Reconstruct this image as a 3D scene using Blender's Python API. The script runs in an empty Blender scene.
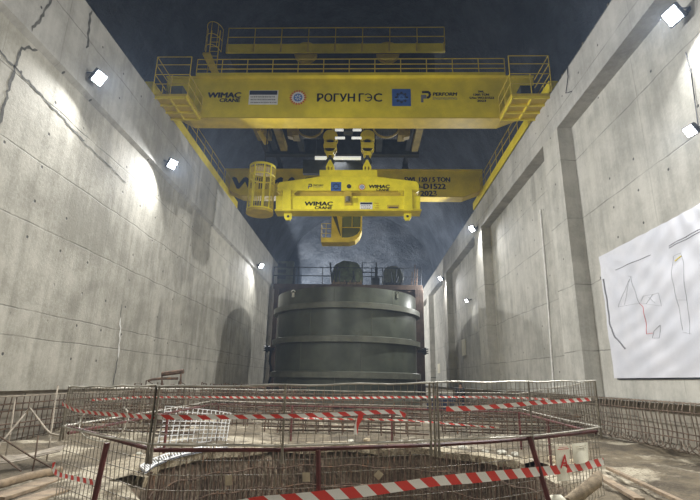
import bpy, math, random
from mathutils import Vector, Matrix, noise
random.seed(7)
sc = bpy.context.scene
COL = sc.collection
R = math.radians

# ------------------------------------------------------------------ helpers
def tag(o, label=None, cat=None, group=None, kind=None):
    if label: o['label'] = label
    if cat: o['category'] = cat
    if group: o['group'] = group
    if kind: o['kind'] = kind
    return o

def thing(name, loc, label, cat, group=None):
    o = bpy.data.objects.new(name, None); COL.objects.link(o)
    o.location = loc; o.empty_display_size = .2
    return tag(o, label, cat, group)

def origin_of(p):
    L = Vector((0, 0, 0))
    while p is not None:
        L = L + p.location; p = p.parent
    return L

def copy_tree(o, parent=None):
    c = o.copy(); COL.objects.link(c); c.parent = parent
    for ch in list(o.children): copy_tree(ch, c)
    return c

class MB:
    """collects shapes in world coordinates; build() links them as one mesh"""
    def __init__(s): s.v = []; s.f = []; s.m = []; s.mi = 0; s.uv = {}
    def add(s, vs, fs):
        b = len(s.v); s.v += [Vector(q) for q in vs]
        for f in fs: s.f.append([b + i for i in f]); s.m.append(s.mi)
        return s
    def box(s, c, d, rot=None):
        x, y, z = d[0]/2, d[1]/2, d[2]/2
        vs = [Vector((i*x, j*y, k*z)) for i in (-1, 1) for j in (-1, 1) for k in (-1, 1)]
        if rot is not None: vs = [rot @ q for q in vs]
        return s.add([Vector(c) + q for q in vs], [(0,1,3,2),(4,6,7,5),(0,4,5,1),(2,3,7,6),(0,2,6,4),(1,5,7,3)])
    def span(s, a, b):
        return s.box([(a[i]+b[i])/2 for i in range(3)], [abs(b[i]-a[i]) for i in range(3)])
    def tube(s, pts, r, n=8, closed=False):
        pts = [Vector(p) for p in pts]; m = len(pts); vs = []; fs = []
        ref = None
        for i, p in enumerate(pts):
            a = pts[(i-1) % m] if (closed or i > 0) else p
            b = pts[(i+1) % m] if (closed or i < m-1) else p
            t = (b - a)
            if t.length < 1e-9: t = Vector((0, 0, 1))
            t.normalize()
            if ref is None:
                ref = Vector((0, 0, 1)) if abs(t.z) < .9 else Vector((1, 0, 0))
            u = t.cross(ref)
            if u.length < 1e-4: u = t.cross(Vector((0, 1, 0)))
            u.normalize(); w = u.cross(t).normalized(); ref = w
            rr = r[i] if isinstance(r, (list, tuple)) else r
            for k in range(n):
                an = 2*math.pi*(k+.5)/n
                vs.append(p + u*math.cos(an)*rr + w*math.sin(an)*rr)
        for i in range(m if closed else m-1):
            for k in range(n):
                j = (i+1) % m; q = (k+1) % n
                fs.append((i*n+k, i*n+q, j*n+q, j*n+k))
        if not closed:
            fs.append(tuple(range(n)[::-1])); fs.append(tuple((m-1)*n+k for k in range(n)))
        return s.add(vs, fs)
    def bar(s, a, b, r, n=6): return s.tube([a, b], r, n)
    def lathe(s, prof, c, n=48, axis='z', a0=0, a1=2*math.pi):
        full = abs(a1-a0) > 6.28; cnt = n if full else n+1
        vs = []; fs = []; P = len(prof)
        for i in range(cnt):
            a = a0 + (a1-a0)*i/n
            for (r, h) in prof:
                x, y = r*math.cos(a), r*math.sin(a)
                q = (x, y, h) if axis == 'z' else ((h, x, y) if axis == 'x' else (x, h, y))
                vs.append(Vector(c) + Vector(q))
        for i in range(n):
            j = (i+1) % cnt
            for k in range(P-1): fs.append((i*P+k, j*P+k, j*P+k+1, i*P+k+1))
        return s.add(vs, fs)
    def cyl(s, a, b, r, n=24): return s.tube([a, b], r, n)
    def prism(s, poly, d0, d1, plane='xz'):
        """2-D outline pushed along the remaining axis from d0 to d1"""
        def q(p, d): return {'xz': (p[0], d, p[1]), 'yz': (d, p[0], p[1]), 'xy': (p[0], p[1], d)}[plane]
        n = len(poly); vs = [q(p, d0) for p in poly] + [q(p, d1) for p in poly]
        fs = [tuple(range(n)), tuple(range(2*n-1, n-1, -1))] + [(i, i+n, (i+1) % n + n, (i+1) % n) for i in range(n)]
        return s.add(vs, fs)
    def build(s, name, mat, parent=None, smooth=False, bevel=0, origin=None):
        L = origin_of(parent) if parent else Vector(origin or (0, 0, 0))
        me = bpy.data.meshes.new(name)
        me.from_pydata([q - L for q in s.v], [], s.f)
        for mm in (mat if isinstance(mat, (list, tuple)) else [mat]): me.materials.append(mm)
        me.polygons.foreach_set('material_index', s.m)
        import bmesh
        bm = bmesh.new(); bm.from_mesh(me); bmesh.ops.recalc_face_normals(bm, faces=bm.faces); bm.to_mesh(me); bm.free()
        if smooth:
            me.polygons.foreach_set('use_smooth', [True]*len(me.polygons))
            me.set_sharp_from_angle(angle=R(38))
        o = bpy.data.objects.new(name, me); COL.objects.link(o)
        if parent: o.parent = parent
        else: o.location = L
        if bevel:
            b = o.modifiers.new('bevel', 'BEVEL'); b.width = bevel; b.segments = 2; b.limit_method = 'ANGLE'
        return o

def text(s, name, mat, parent, cx, y, cz, width, height, shear=0, bold=0.0, align='CENTER'):
    """lettering facing -Y, squeezed to width x height metres"""
    cu = bpy.data.curves.new('t', 'FONT'); cu.body = s; cu.size = 1; cu.shear = shear; cu.offset = 0
    cu.extrude = 0; cu.resolution_u = 3; cu.space_line = .9; cu.align_x = align
    ob = bpy.data.objects.new('t', cu); COL.objects.link(ob)
    dg = bpy.context.evaluated_depsgraph_get(); dg.update()
    me = bpy.data.meshes.new_from_object(ob.evaluated_get(dg))
    bpy.data.objects.remove(ob); bpy.data.curves.remove(cu)
    xs = [v.co.x for v in me.vertices]; ys = [v.co.y for v in me.vertices]
    x0, x1, y0, y1 = min(xs), max(xs), min(ys), max(ys)
    L = origin_of(parent); heavy = bold
    for v in me.vertices:
        px = cx + ((v.co.x-x0)/(x1-x0)-.5)*width; pz = cz + ((v.co.y-y0)/(y1-y0)-.5)*height
        v.co = Vector((px, y, pz)) - L
    if bold:            # thicken the strokes by laying shifted copies of the same letters together
        n0 = [v.co.copy() for v in me.vertices]; f0 = [list(p.vertices) for p in me.polygons]; vs = []; fs = []
        for dx, dz in ((-1, 0), (1, 0), (0, -1), (0, 1), (0, 0)):
            k = len(vs); vs += [p + Vector((dx*bold*height*1.6, 0, dz*bold*height)) for p in n0]; fs += [[i+k for i in f] for f in f0]
        bpy.data.meshes.remove(me); me = bpy.data.meshes.new(name); me.from_pydata(vs, [], fs)
    me.materials.clear(); me.materials.append(mat); me.name = name
    o = bpy.data.objects.new(name, me); COL.objects.link(o); o.parent = parent
    return o

# ------------------------------------------------------------------ materials
def mat_new(n):
    m = bpy.data.materials.new(n); m.use_nodes = True
    nt = m.node_tree; return m, nt, nt.nodes['Principled BSDF']

class N:
    def __init__(s, nt):
        s.nt = nt; s.tc = nt.nodes.new('ShaderNodeTexCoord')
    def out(s, v): return v
    def link(s, a, sock):
        if isinstance(a, (int, float)): sock.default_value = a
        elif isinstance(a, (tuple, list)): sock.default_value = a if len(a) == 4 or sock.type != 'RGBA' else (*a, 1)
        else: s.nt.links.new(a, sock)
    def math(s, op, a, b=0, c=None, clamp=False):
        n = s.nt.nodes.new('ShaderNodeMath'); n.operation = op; n.use_clamp = clamp
        s.link(a, n.inputs[0]); s.link(b, n.inputs[1])
        if c is not None: s.link(c, n.inputs[2])
        return n.outputs[0]
    def noise(s, vec, scale, detail=4, rough=.55, dist=0):
        n = s.nt.nodes.new('ShaderNodeTexNoise'); s.link(vec, n.inputs['Vector'])
        n.inputs['Scale'].default_value = scale; n.inputs['Detail'].default_value = detail
        n.inputs['Roughness'].default_value = rough; n.inputs['Distortion'].default_value = dist
        return n.outputs['Fac']
    def mapping(s, vec, scale, loc=(0, 0, 0)):
        n = s.nt.nodes.new('ShaderNodeMapping'); s.link(vec, n.inputs['Vector'])
        n.inputs['Scale'].default_value = scale; n.inputs['Location'].default_value = loc
        return n.outputs[0]
    def rng(s, v, a, b, c=0, d=1):
        n = s.nt.nodes.new('ShaderNodeMapRange'); n.interpolation_type = 'SMOOTHSTEP'
        s.link(v, n.inputs[0])
        for i, q in enumerate((a, b, c, d)): n.inputs[i+1].default_value = q
        return n.outputs[0]
    def mix(s, f, a, b, mode='MIX'):
        n = s.nt.nodes.new('ShaderNodeMix'); n.data_type = 'RGBA'; n.blend_type = mode
        s.link(f, n.inputs[0]); s.link(a, n.inputs[6]); s.link(b, n.inputs[7])
        return n.outputs[2]
    def sep(s, vec):
        n = s.nt.nodes.new('ShaderNodeSeparateXYZ'); s.link(vec, n.inputs[0]); return n.outputs
    def bump(s, h, strength, dist=.02):
        n = s.nt.nodes.new('ShaderNodeBump'); s.link(h, n.inputs['Height'])
        n.inputs['Strength'].default_value = strength; n.inputs['Distance'].default_value = dist
        return n.outputs[0]

def plain(name, col, rough=.6, metal=0, var=.25, scale=3, rust=None, bump=0, spec=.5):
    """a painted or bare surface with wear mottling of its own"""
    m, nt, b = mat_new(name); n = N(nt); v = n.tc.outputs['Object']
    f = n.noise(v, scale, 6)
    c = n.mix(n.rng(f, .3, .75), tuple(q*(1-var) for q in col), tuple(min(1, q*(1+var)) for q in col))
    if rust:
        c = n.mix(n.rng(n.noise(v, scale*.8, 8, .65), rust[1], rust[1]+.12), c, rust[0])
    n.link(c, b.inputs['Base Color']); b.inputs['Roughness'].default_value = rough
    b.inputs['Metallic'].default_value = metal; b.inputs['Specular IOR Level'].default_value = spec
    if bump: n.link(n.bump(n.noise(v, scale*6, 5), bump), b.inputs['Normal'])
    return m

def emit(name, col, s):
    m, nt, b = mat_new(name); b.inputs['Base Color'].default_value = (*col, 1)
    b.inputs['Emission Color'].default_value = (*col, 1); b.inputs['Emission Strength'].default_value = s
    return m

def concrete(name, lo, hi, zs=(), ys=(), blotch=.5, boards=False):
    """cast wall: pour joints at heights zs, seams at ys, streaks, tie holes"""
    m, nt, b = mat_new(name); n = N(nt); v = n.tc.outputs['Object']; X, Y, Z = n.sep(v)
    big = n.noise(v, .22, 7, .6); mid = n.noise(v, 1.1, 8, .65); fine = n.noise(v, 9, 6, .6)
    streak = n.noise(n.mapping(v, (1, 1.3, .07)), 1.6, 7, .65)
    f = n.math('ADD', n.math('MULTIPLY', big, .45), n.math('ADD', n.math('MULTIPLY', mid, .35), n.math('MULTIPLY', streak, .35)))
    f = n.math('ADD', f, n.math('MULTIPLY', fine, .12))
    c = n.mix(n.rng(f, .50, .76), lo, hi)
    stain = n.rng(n.noise(n.mapping(v, (1, .5, .16), (3, 1, 4)), .9, 7, .6), .56, .74)
    c = n.mix(n.math('MULTIPLY', stain, .55), c, tuple(q*.5 for q in lo))
    pale = n.rng(n.noise(n.mapping(v, (1, .7, .3), (9, 2, 7)), .8, 8, .65), .6, .75)
    c = n.mix(n.math('MULTIPLY', pale, .35), c, tuple(min(1, q*1.3) for q in hi))
    wob = n.math('MULTIPLY', n.math('SUBTRACT', n.noise(v, .5, 6, .6), .5), .22)
    line = 0.0
    for z in zs:
        d = n.math('ABSOLUTE', n.math('SUBTRACT', n.math('ADD', Z, wob), z))
        line = n.math('MAXIMUM', line, n.rng(d, .006, .032, 1, 0))
    for y in ys:
        d = n.math('ABSOLUTE', n.math('SUBTRACT', n.math('ADD', Y, n.math('MULTIPLY', wob, .4)), y))
        line = n.math('MAXIMUM', line, n.math('MULTIPLY', n.rng(d, .006, .03, 1, 0), .45))
    if zs or ys:
        line = n.math('MULTIPLY', line, n.rng(n.noise(v, .9, 5), .32, .6, .3, 1))
        c = n.mix(n.math('MULTIPLY', line, .6), c, tuple(q*.25 for q in lo))
    # form tie holes on a loose grid
    gy = n.math('ABSOLUTE', n.math('SUBTRACT', n.math('MODULO', n.math('ADD', Y, 60.3), 1.62), .8))
    gz = n.math('ABSOLUTE', n.math('SUBTRACT', n.math('MODULO', n.math('ADD', Z, .5), 1.16), .55))
    dd = n.math('SQRT', n.math('ADD', n.math('MULTIPLY', gy, gy), n.math('MULTIPLY', gz, gz)))
    hole = n.math('MULTIPLY', n.rng(dd, .035, .055, 1, 0), n.rng(n.noise(v, .42, 2), .5, .53))
    c = n.mix(n.math('MULTIPLY', hole, .85), c, (.03, .03, .03))
    n.link(c, b.inputs['Base Color']); b.inputs['Roughness'].default_value = .82
    h = n.math('ADD', n.math('MULTIPLY', mid, .6), n.math('MULTIPLY', fine, .4))
    h = n.math('SUBTRACT', h, n.math('ADD', n.math('MULTIPLY', line, .35), n.math('MULTIPLY', hole, 1.2)))
    n.link(n.bump(h, .45, .05), b.inputs['Normal'])
    return m

ZL = (2.9, 3.7, 6.3, 8.3, 10.3)
M = {}
M['conc_l'] = concrete('concrete_left', (.27, .255, .205), (.50, .475, .40), ZL, (11.0, 17.6, 24.3, 31, 37.9, 45, -3, 4))
M['conc_r'] = concrete('concrete_right', (.33, .32, .275), (.54, .52, .455), (3.1, 5.75, 8.6, 11.3), (8, 14.3, 23.0, 27.5, 38.5, 43.4, 55))
M['conc_beam'] = concrete('concrete_beam', (.31, .30, .265), (.48, .465, .42), (13.6,), (6, 13, 24.5, 30.5, 41.5, 46))
M['conc_low'] = concrete('concrete_footing', (.25, .22, .17), (.42, .38, .30), (.8,), ())
M['conc_pale'] = concrete('concrete_pale', (.36, .34, .27), (.66, .63, .52))
M['yellow'] = plain('yellow_paint', (.72, .58, .02), .42, 0, .12, 1.2, ((.30, .21, .03), .72))
M['yellow_dk'] = plain('yellow_primer', (.58, .43, .035), .5, 0, .15, 1.5, ((.22, .14, .03), .66))
M['yellow_br'] = plain('fresh_yellow_paint', (.88, .76, .03), .38, 0, .10, 2)
M['black'] = plain('black_paint', (.012, .013, .016), .5, 0, .2)
M['machine'] = plain('dark_machinery', (.035, .04, .045), .55, .3, .3, 2)
M['rail_st'] = plain('rail_steel', (.30, .30, .29), .35, .8, .3, 4)
M['galv'] = plain('galvanised_wire', (.25, .22, .165), .5, .45, .3, 6, ((.16, .10, .05), .58))
M['galv_lt'] = plain('galvanised_tube', (.52, .49, .41), .42, .4, .25, 5, ((.30, .22, .12), .62))
M['rust'] = plain('rusty_rebar', (.13, .085, .055), .8, .2, .4, 6, ((.22, .12, .06), .55), .3)
M['rebar_pale'] = plain('dusty_rebar', (.33, .28, .21), .8, .1, .3, 5)
M['rebar_dust'] = plain('earthy_rebar', (.20, .155, .11), .8, .1, .35, 6)
M['red_paint'] = plain('worn_red_paint', (.11, .027, .022), .55, 0, .35, 4, ((.12, .06, .04), .6))
M['ring'] = plain('primed_steel_ring', (.095, .105, .08), .36, .25, .22, .8, ((.085, .09, .06), .56), .08)
M['ring_fl'] = plain('flange_steel', (.15, .155, .12), .45, .25, .2, 1.5)
M['brown'] = plain('rusty_bulkhead', (.10, .068, .048), .8, .1, .35, 1.0, ((.06, .042, .034), .56), .15)
M['white'] = plain('white_plastic', (.80, .80, .78), .5, 0, .06, 3)
M['paper'] = plain('cream_paper', (.78, .74, .58), .8, 0, .08, 4)
M['card'] = plain('brown_card', (.42, .34, .22), .85, 0, .2, 6)
M['wood'] = plain('weathered_timber', (.27, .20, .125), .85, 0, .35, 5, None, .4)
M['sack'] = plain('hessian_cloth', (.33, .26, .17), .95, 0, .3, 12, None, .5)
M['navy'] = plain('navy_cloth', (.022, .032, .065), .9, 0, .3, 6)
M['dark_cloth'] = plain('dark_cloth', (.02, .022, .028), .9, 0, .3, 6)
M['tarp'] = plain('dark_green_tarp', (.10, .12, .06), .75, 0, .45, 1.6, ((.22, .22, .13), .58), .4)
M['skin'] = plain('skin', (.42, .26, .18), .6, 0, .1)
M['hair'] = plain('dark_hair', (.02, .016, .012), .7, 0, .2)
M['blue_sign'] = plain('blue_sign', (.035, .10, .33), .5, 0, .06)
M['blue_lt'] = plain('pale_blue_mark', (.10, .22, .50), .5, 0, .06)
M['grey_txt'] = plain('grey_print', (.16, .16, .17), .6, 0, .1)
M['grey_band'] = plain('grey_band', (.22, .22, .23), .6, 0, .1)
M['yellow_shade'] = plain('shaded_yellow', (.24, .18, .035), .6, 0, .3, 2)  # crane yellow darkened to paint in the shade under the trolley
M['red_txt'] = plain('red_print', (.62, .035, .03), .6, 0, .08)
M['grout'] = plain('dark_grout', (.12, .118, .105), .9, 0, .4, 4, None, .4)
M['lime'] = plain('lime_scale', (.80, .79, .74), .85, 0, .1, 6)
M['green_blk'] = plain('olive_box', (.10, .11, .085), .7, 0, .3, 2)
M['lamp'] = emit('lit_lamp_glass', (.93, .97, 1), 60)
M['tube'] = emit('lit_tube', (.95, .98, 1), 1.3)
M['lamp_warm'] = emit('assumed_work_lamp_glass', (1, .97, .86), 14)

m, nt, b = mat_new('cab_glass'); M['glass'] = m
b.inputs['Base Color'].default_value = (.045, .06, .07, 1); b.inputs['Roughness'].default_value = .12
b.inputs['Metallic'].default_value = 0; b.inputs['Alpha'].default_value = .93

m, nt, b = mat_new('cavern_rock'); M['rock'] = m; n = N(nt); v = n.tc.outputs['Object']
f = n.noise(v, .35, 9, .65)
n.link(n.mix(n.rng(f, .35, .7), (.030, .038, .050), (.085, .10, .122)), b.inputs['Base Color'])
b.inputs['Roughness'].default_value = .5
n.link(n.bump(n.noise(v, 1.4, 9, .7), .9, .35), b.inputs['Normal'])

m, nt, b = mat_new('trampled_ground'); M['ground'] = m; n = N(nt); v = n.tc.outputs['Object']
f1 = n.noise(v, .55, 8, .65); f2 = n.noise(v, 3.2, 8, .7); f3 = n.noise(v, 22, 5, .6)
f = n.math('ADD', n.math('MULTIPLY', f1, .5), n.math('ADD', n.math('MULTIPLY', f2, .3), n.math('MULTIPLY', f3, .2)))
c = n.mix(n.rng(f, .38, .6), (.066, .05, .029), (.19, .15, .09))
gr = n.rng(n.math('ADD', n.math('MULTIPLY', n.noise(n.mapping(v, (1, 1, 1), (4, 7, 0)), .42, 7, .6), .8), n.math('MULTIPLY', f2, .2)), .51, .6)
c = n.mix(n.math('MULTIPLY', gr, n.rng(f3, .3, .6, .3, 1)), c, (.50, .44, .32))
n.link(c, b.inputs['Base Color']); b.inputs['Roughness'].default_value = .9
n.link(n.bump(n.math('ADD', n.math('MULTIPLY', f2, .6), n.math('MULTIPLY', f3, .5)), .9, .08), b.inputs['Normal'])

m, nt, b = mat_new('pit_earth'); M['earth'] = m; n = N(nt); v = n.tc.outputs['Object']
f1 = n.noise(n.mapping(v, (1, 1, .35)), 1.5, 8, .7); f3 = n.noise(v, 14, 6, .65)
n.link(n.mix(n.rng(n.math('ADD', n.math('MULTIPLY', f1, .6), n.math('MULTIPLY', f3, .4)), .38, .66), (.10, .072, .046), (.36, .28, .19)), b.inputs['Base Color'])
b.inputs['Roughness'].default_value = .92
n.link(n.bump(f3, 1, .08), b.inputs['Normal'])

m, nt, b = mat_new('pale_rubble'); M['ground_pale'] = m; n = N(nt); v = n.tc.outputs['Object']
f1 = n.noise(v, 1.8, 8, .7); f3 = n.noise(v, 18, 6, .65)
n.link(n.mix(n.rng(n.math('ADD', n.math('MULTIPLY', f1, .6), n.math('MULTIPLY', f3, .4)), .38, .62), (.17, .13, .08), (.52, .45, .31)), b.inputs['Base Color'])
b.inputs['Roughness'].default_value = .9; n.link(n.bump(f3, 1, .06), b.inputs['Normal'])

m, nt, b = mat_new('warning_tape'); M['tape'] = m; n = N(nt)
U, V, _ = n.sep(n.tc.outputs['UV'])
s = n.math('FRACT', n.math('ADD', U, n.math('MULTIPLY', V, .35)))
mask = n.math('LESS_THAN', s, .5)
n.link(n.mix(mask, (.80, .77, .68), (.66, .055, .04)), b.inputs['Base Color']); b.inputs['Roughness'].default_value = .45

m, nt, b = mat_new('banner_vinyl'); M['banner'] = m; n = N(nt)
n.link(n.mix(n.rng(n.noise(n.tc.outputs['Object'], 1.2, 4), .3, .7), (.60, .61, .65), (.67, .67, .70)), b.inputs['Base Color'])
b.inputs['Roughness'].default_value = .5

# ------------------------------------------------------------------ camera
H = 1.8
PITCH, YAW, ROLL = R(15.5465), R(-1.7945), R(1.0)
fw = Vector((math.sin(YAW)*math.cos(PITCH), math.cos(YAW)*math.cos(PITCH), math.sin(PITCH)))
rt = Vector((math.cos(YAW), -math.sin(YAW), 0)); up = rt.cross(fw)
rt2 = rt*math.cos(ROLL) + up*math.sin(ROLL); up2 = -rt*math.sin(ROLL) + up*math.cos(ROLL)
cd = bpy.data.cameras.new('camera'); cam = bpy.data.objects.new('camera', cd); COL.objects.link(cam)
mw = Matrix((rt2, up2, -fw)).transposed().to_4x4(); mw.translation = (0, 0, H); cam.matrix_world = mw
cd.sensor_width = 36; cd.lens = 470/700*36; cd.clip_start = .05; cd.clip_end = 400
sc.camera = cam

def ray(x, y): return rt2*((x-350)/470) + up2*((250-y)/470) + fw
C0 = Vector((0, 0, H))
def up_to(p, z): return Vector((p.x, p.y, z))
def onX(x, y, X): d = ray(x, y); return C0 + d*(X/d.x)
def onY(x, y, Y): d = ray(x, y); return C0 + d*(Y/d.y)
def onZ(x, y, Z): d = ray(x, y); return C0 + d*((Z-H)/d.z)

# ------------------------------------------------------------------ the setting
XL, XR, XRR, ZT, ZB, ZBEAM = -10.25, 8.6, 9.25, 14.8, 1.35, 12.9
Y0, Y1 = -16, 78
w = MB()
w.span((XL-2, Y0, ZB), (XL, Y1, 11.6)); w.mi = 1
w.span((XL-2, Y0, -.6), (XL-.25, Y1, ZB)); w.mi = 2
w.prism([(XL+.16, 11.75), (XL+.16, ZT), (XL-2, ZT), (XL-2, 11.6), (XL, 11.6)], Y0, Y1, 'xz')
wl = tag(w.build('wall_left', [M['conc_l'], M['conc_low'], M['conc_beam']]), kind='structure')
w = MB(); w.span((XRR, Y0, ZB), (XRR+2, Y1, ZT)); w.mi = 1; w.span((XRR-.1, Y0, -.6), (XRR+2, Y1, ZB))
wr = tag(w.build('wall_right', [M['conc_r'], M['conc_low']]), kind='structure')
w = MB(); w.span((XR, Y0, ZBEAM), (XRR, Y1, ZT)); tag(w.build('trim_1', M['conc_beam']), kind='structure')
for i, (a, c) in enumerate(((-11.5, -9.7), (2.4, 4.2), (19.1, 20.8), (33.2, 35.4), (48.5, 50.6), (62, 64))):
    w = MB(); w.span((XR, a, ZB), (XRR, c, ZBEAM)); tag(w.build('trim_%d' % (i+2), M['conc_r']), kind='structure')
w = MB(); w.span((XR+.02, Y0, ZB-.02), (XRR, Y1, ZB)); tag(w.build('trim_8', M['conc_r']), kind='structure')

# cracks and lime runs on the left wall: thin crusts standing a few mm proud
def crust(name, pts, wd, mat, x=XL, jag=.5, seed=1):
    rnd = random.Random(seed); P = [Vector(p) for p in pts]; fine = []
    for a, c in zip(P, P[1:]):
        k = max(2, int((c-a).length/.12))
        fine += [a.lerp(c, i/k) for i in range(k)]
    fine.append(P[-1]); q = MB(); vs = []
    for i, p in enumerate(fine):
        t = (fine[min(i+1, len(fine)-1)] - fine[max(i-1, 0)]).normalized(); nn = Vector((-t.y, t.x))
        off = (rnd.random()-.5)*wd*jag*1.6
        e = wd*(.45+.9*rnd.random()*jag) * (.35 if i in (0, len(fine)-1) else 1)
        for s_ in (-.5, .5):
            z2 = p + nn*(off + s_*e); vs.append((x+.012, z2.x, z2.y))
    fs = [(2*i, 2*i+1, 2*i+3, 2*i+2) for i in range(len(fine)-1)]
    q.add(vs, fs); return q.build(name, mat, wl)
crust('crack', [(12.2, 11.55), (11.57, 11.2), (11.5, 10.2), (11.45, 8.7), (11.2, 7.2)], .13, M['grout'], seed=3)
crust('crack', [(12.6, 14.6), (12.04, 13.3), (11.8, 12.4), (11.6, 11.8)], .13, M['grout'], XL+.16, seed=4)
crust('crack', [(10.2, 10.6), (11.5, 10.45), (13.4, 10.25), (15.2, 10.05)], .10, M['grout'], seed=5)
crust('crack', [(14.0, 14.75), (14.05, 14.0), (14.15, 13.2)], .16, M['grout'], XL+.16, seed=6)
crust('crack', [(15.2, 10.0), (16.8, 9.95), (18.4, 9.8)], .06, M['grout'], seed=8)
crust('lime_streak', [(19.6, 4.2), (19.75, 3.5), (19.8, 3.1), (19.9, 2.55)], .12, M['lime'], seed=9)
crust('lime_streak', [(19.5, 4.75), (19.6, 4.2)], .07, M['grout'], seed=11)
crust('lime_streak', [(19.85, 2.6), (19.8, 1.4)], .09, M['grout'], seed=12)

# ground with the round pit, one mesh
PX, PY, PRX, PRY, PD = -.2, 10.2, 4.15, 3.45, 3.0
def gz(x, y):
    p = Vector((x*.35, y*.35, 0)); q = Vector((x*1.7, y*1.7, 3))
    return .16*(noise.noise(p)) + .07*noise.noise(q) + .03*noise.noise(q*3)
g = MB()
def rho(x, y): return math.hypot((x-PX)/PRX, (y-PY)/PRY)
def grid(x0, x1, y0, y1, st):
    nx, ny = int(round((x1-x0)/st)), int(round((y1-y0)/st)); idx = {}; vs = []; fs = []
    for j in range(ny+1):
        for i in range(nx+1):
            x, y = x0+(x1-x0)*i/nx, y0+(y1-y0)*j/ny
            idx[i, j] = len(vs); vs.append((x, y, gz(x, y)))
    for j in range(ny):
        for i in range(nx):
            x, y = x0+(x1-x0)*(i+.5)/nx, y0+(y1-y0)*(j+.5)/ny
            if rho(x, y) > 1.22: fs.append((idx[i, j], idx[i+1, j], idx[i+1, j+1], idx[i, j+1]))
    g.add(vs, fs)
grid(-10.6, 9.4, 2, 22, .16)
grid(-10.6, 9.4, -16, 2, .5)
grid(-10.6, 9.4, 22, 78, .5)
NA = 150; rings = []
for rr, zz in ((0, -PD), (.5, -PD-.1), (.86, -PD), (.95, -PD+.3), (.965, -2.0), (.975, -1.2), (.97, -.7), (.985, -.3), (1.0, -.08), (1.03, .0), (1.1, .03), (1.18, .02), (1.3, .012)):
    row = []
    for i in range(NA):
        a = 2*math.pi*i/NA
        jag = 1 + .022*noise.noise(Vector((math.cos(a)*5, math.sin(a)*5, zz))) + .012*noise.noise(Vector((math.cos(a)*14, math.sin(a)*14, zz*2)))
        x, y = PX+PRX*rr*jag*math.cos(a), PY+PRY*rr*jag*math.sin(a)
        row.append((x, y, (gz(x, y)+zz) if zz > -.2 else zz + .1*noise.noise(Vector((x*2, y*2, zz)))))
    rings.append(row)
b0 = len(g.v)
for row in rings: g.v += [Vector(q) for q in row]
for k in range(len(rings)-1):
    for i in range(NA):
        j = (i+1) % NA
        g.f.append([b0+k*NA+i, b0+k*NA+j, b0+(k+1)*NA+j, b0+(k+1)*NA+i]); g.m.append(1 if k < 8 else 0)
tag(g.build('floor', [M['ground'], M['earth']], smooth=True), kind='structure')

# rock vault
r_ = MB(); vs = []; fs = []; nu, nv = 60, 80
for j in range(nv+1):
    y = Y0 + (Y1-Y0)*j/nv
    for i in range(nu+1):
        a = math.pi*i/nu
        x = -.8 - 13.0*math.cos(a); z = ZT-.4 + 15.5*(math.sin(a)**.8)
        d = .7*noise.noise(Vector((x*.25, y*.25, z*.25))) + .35*noise.noise(Vector((x*.8, y*.8, z*.8)))
        vs.append((x*(1-d*.03), y, z + d*.9))
for j in range(nv):
    for i in range(nu): fs.append((j*(nu+1)+i, j*(nu+1)+i+1, (j+1)*(nu+1)+i+1, (j+1)*(nu+1)+i))
r_.add(vs, fs); tag(r_.build('ceiling', M['rock'], smooth=True), kind='structure')
for nm, y in (('wall_back', Y1-.5), ('wall_front', Y0+.5)):
    q = MB(); vs = []; fs = []; a_, b_ = 40, 40
    for j in range(b_+1):
        for i in range(a_+1):
            x, z = -14.5+27*i/a_, -1+33*j/b_
            vs.append((x, y + .8*noise.noise(Vector((x*.3, z*.3, y))), z))
    for j in range(b_):
        for i in range(a_): fs.append((j*(a_+1)+i, j*(a_+1)+i+1, (j+1)*(a_+1)+i+1, (j+1)*(a_+1)+i))
    q.add(vs, fs); tag(q.build(nm, M['rock'], smooth=True), kind='structure')

# ------------------------------------------------------------------ floodlights
def lamp_light(name, kind, energy, parent, loc, direction, size=.45, col=(.97, .98, 1), cone=None, spread=160):
    l = bpy.data.lights.new(name, kind); l.energy = energy; l.color = col
    if kind == 'AREA': l.shape = 'DISK'; l.size = size; l.spread = R(spread)
    if kind == 'SPOT': l.spot_size = cone; l.spot_blend = .6; l.shadow_soft_size = size
    o = bpy.data.objects.new(name, l); COL.objects.link(o); o.parent = parent
    o.location = Vector(loc) - origin_of(parent)
    o.rotation_euler = Vector(direction).to_track_quat('-Z', 'Y').to_euler()
    return o

def floodlight(pos, side, label, energy, dirv, size=.34, group=None, hang=0):
    """side: the wall lies towards +x (1) or -x (-1)"""
    p = Vector(pos); d = Vector(dirv).normalized()
    t = thing('floodlight', p, label, 'floodlight', group)
    rot = d.to_track_quat('-Z', 'Y').to_matrix()
    hb = MB(); hb.box(p - d*.07, (size*1.2, size*1.2, .12), rot)
    for k in range(5): hb.box(p - d*.16 + rot @ Vector(((k-2)*size*.22, 0, 0)), (.02, size*.9, .08), rot)
    hb.build('housing', M['machine'], t)
    lb = MB(); lb.box(p, (size, size, .02), rot); lb.build('lens', M['lamp'], t)
    br = MB(); e = Vector((side*.42, 0, .12))
    for s_ in (-1, 1): br.bar(p - d*.07 + Vector((0, s_*size*.64, 0)), p + e + Vector((0, s_*size*.4, 0)), .02)
    br.box(p + e, (.03, size*.9, .14)); br.build('bracket', M['machine'], t)
    if hang:
        cb = MB(); cb.tube([p + e*.6, p + Vector((side*.38, .1, hang*.4)), p + Vector((side*.36, 0, hang*.7)), p + Vector((side*.4, .1, hang))], .015, 5)
        cb.build('cable', M['black'], t)
    lamp_light('flood', 'AREA', energy, t, p + d*.05, d, size*1.1)
    return t

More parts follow.
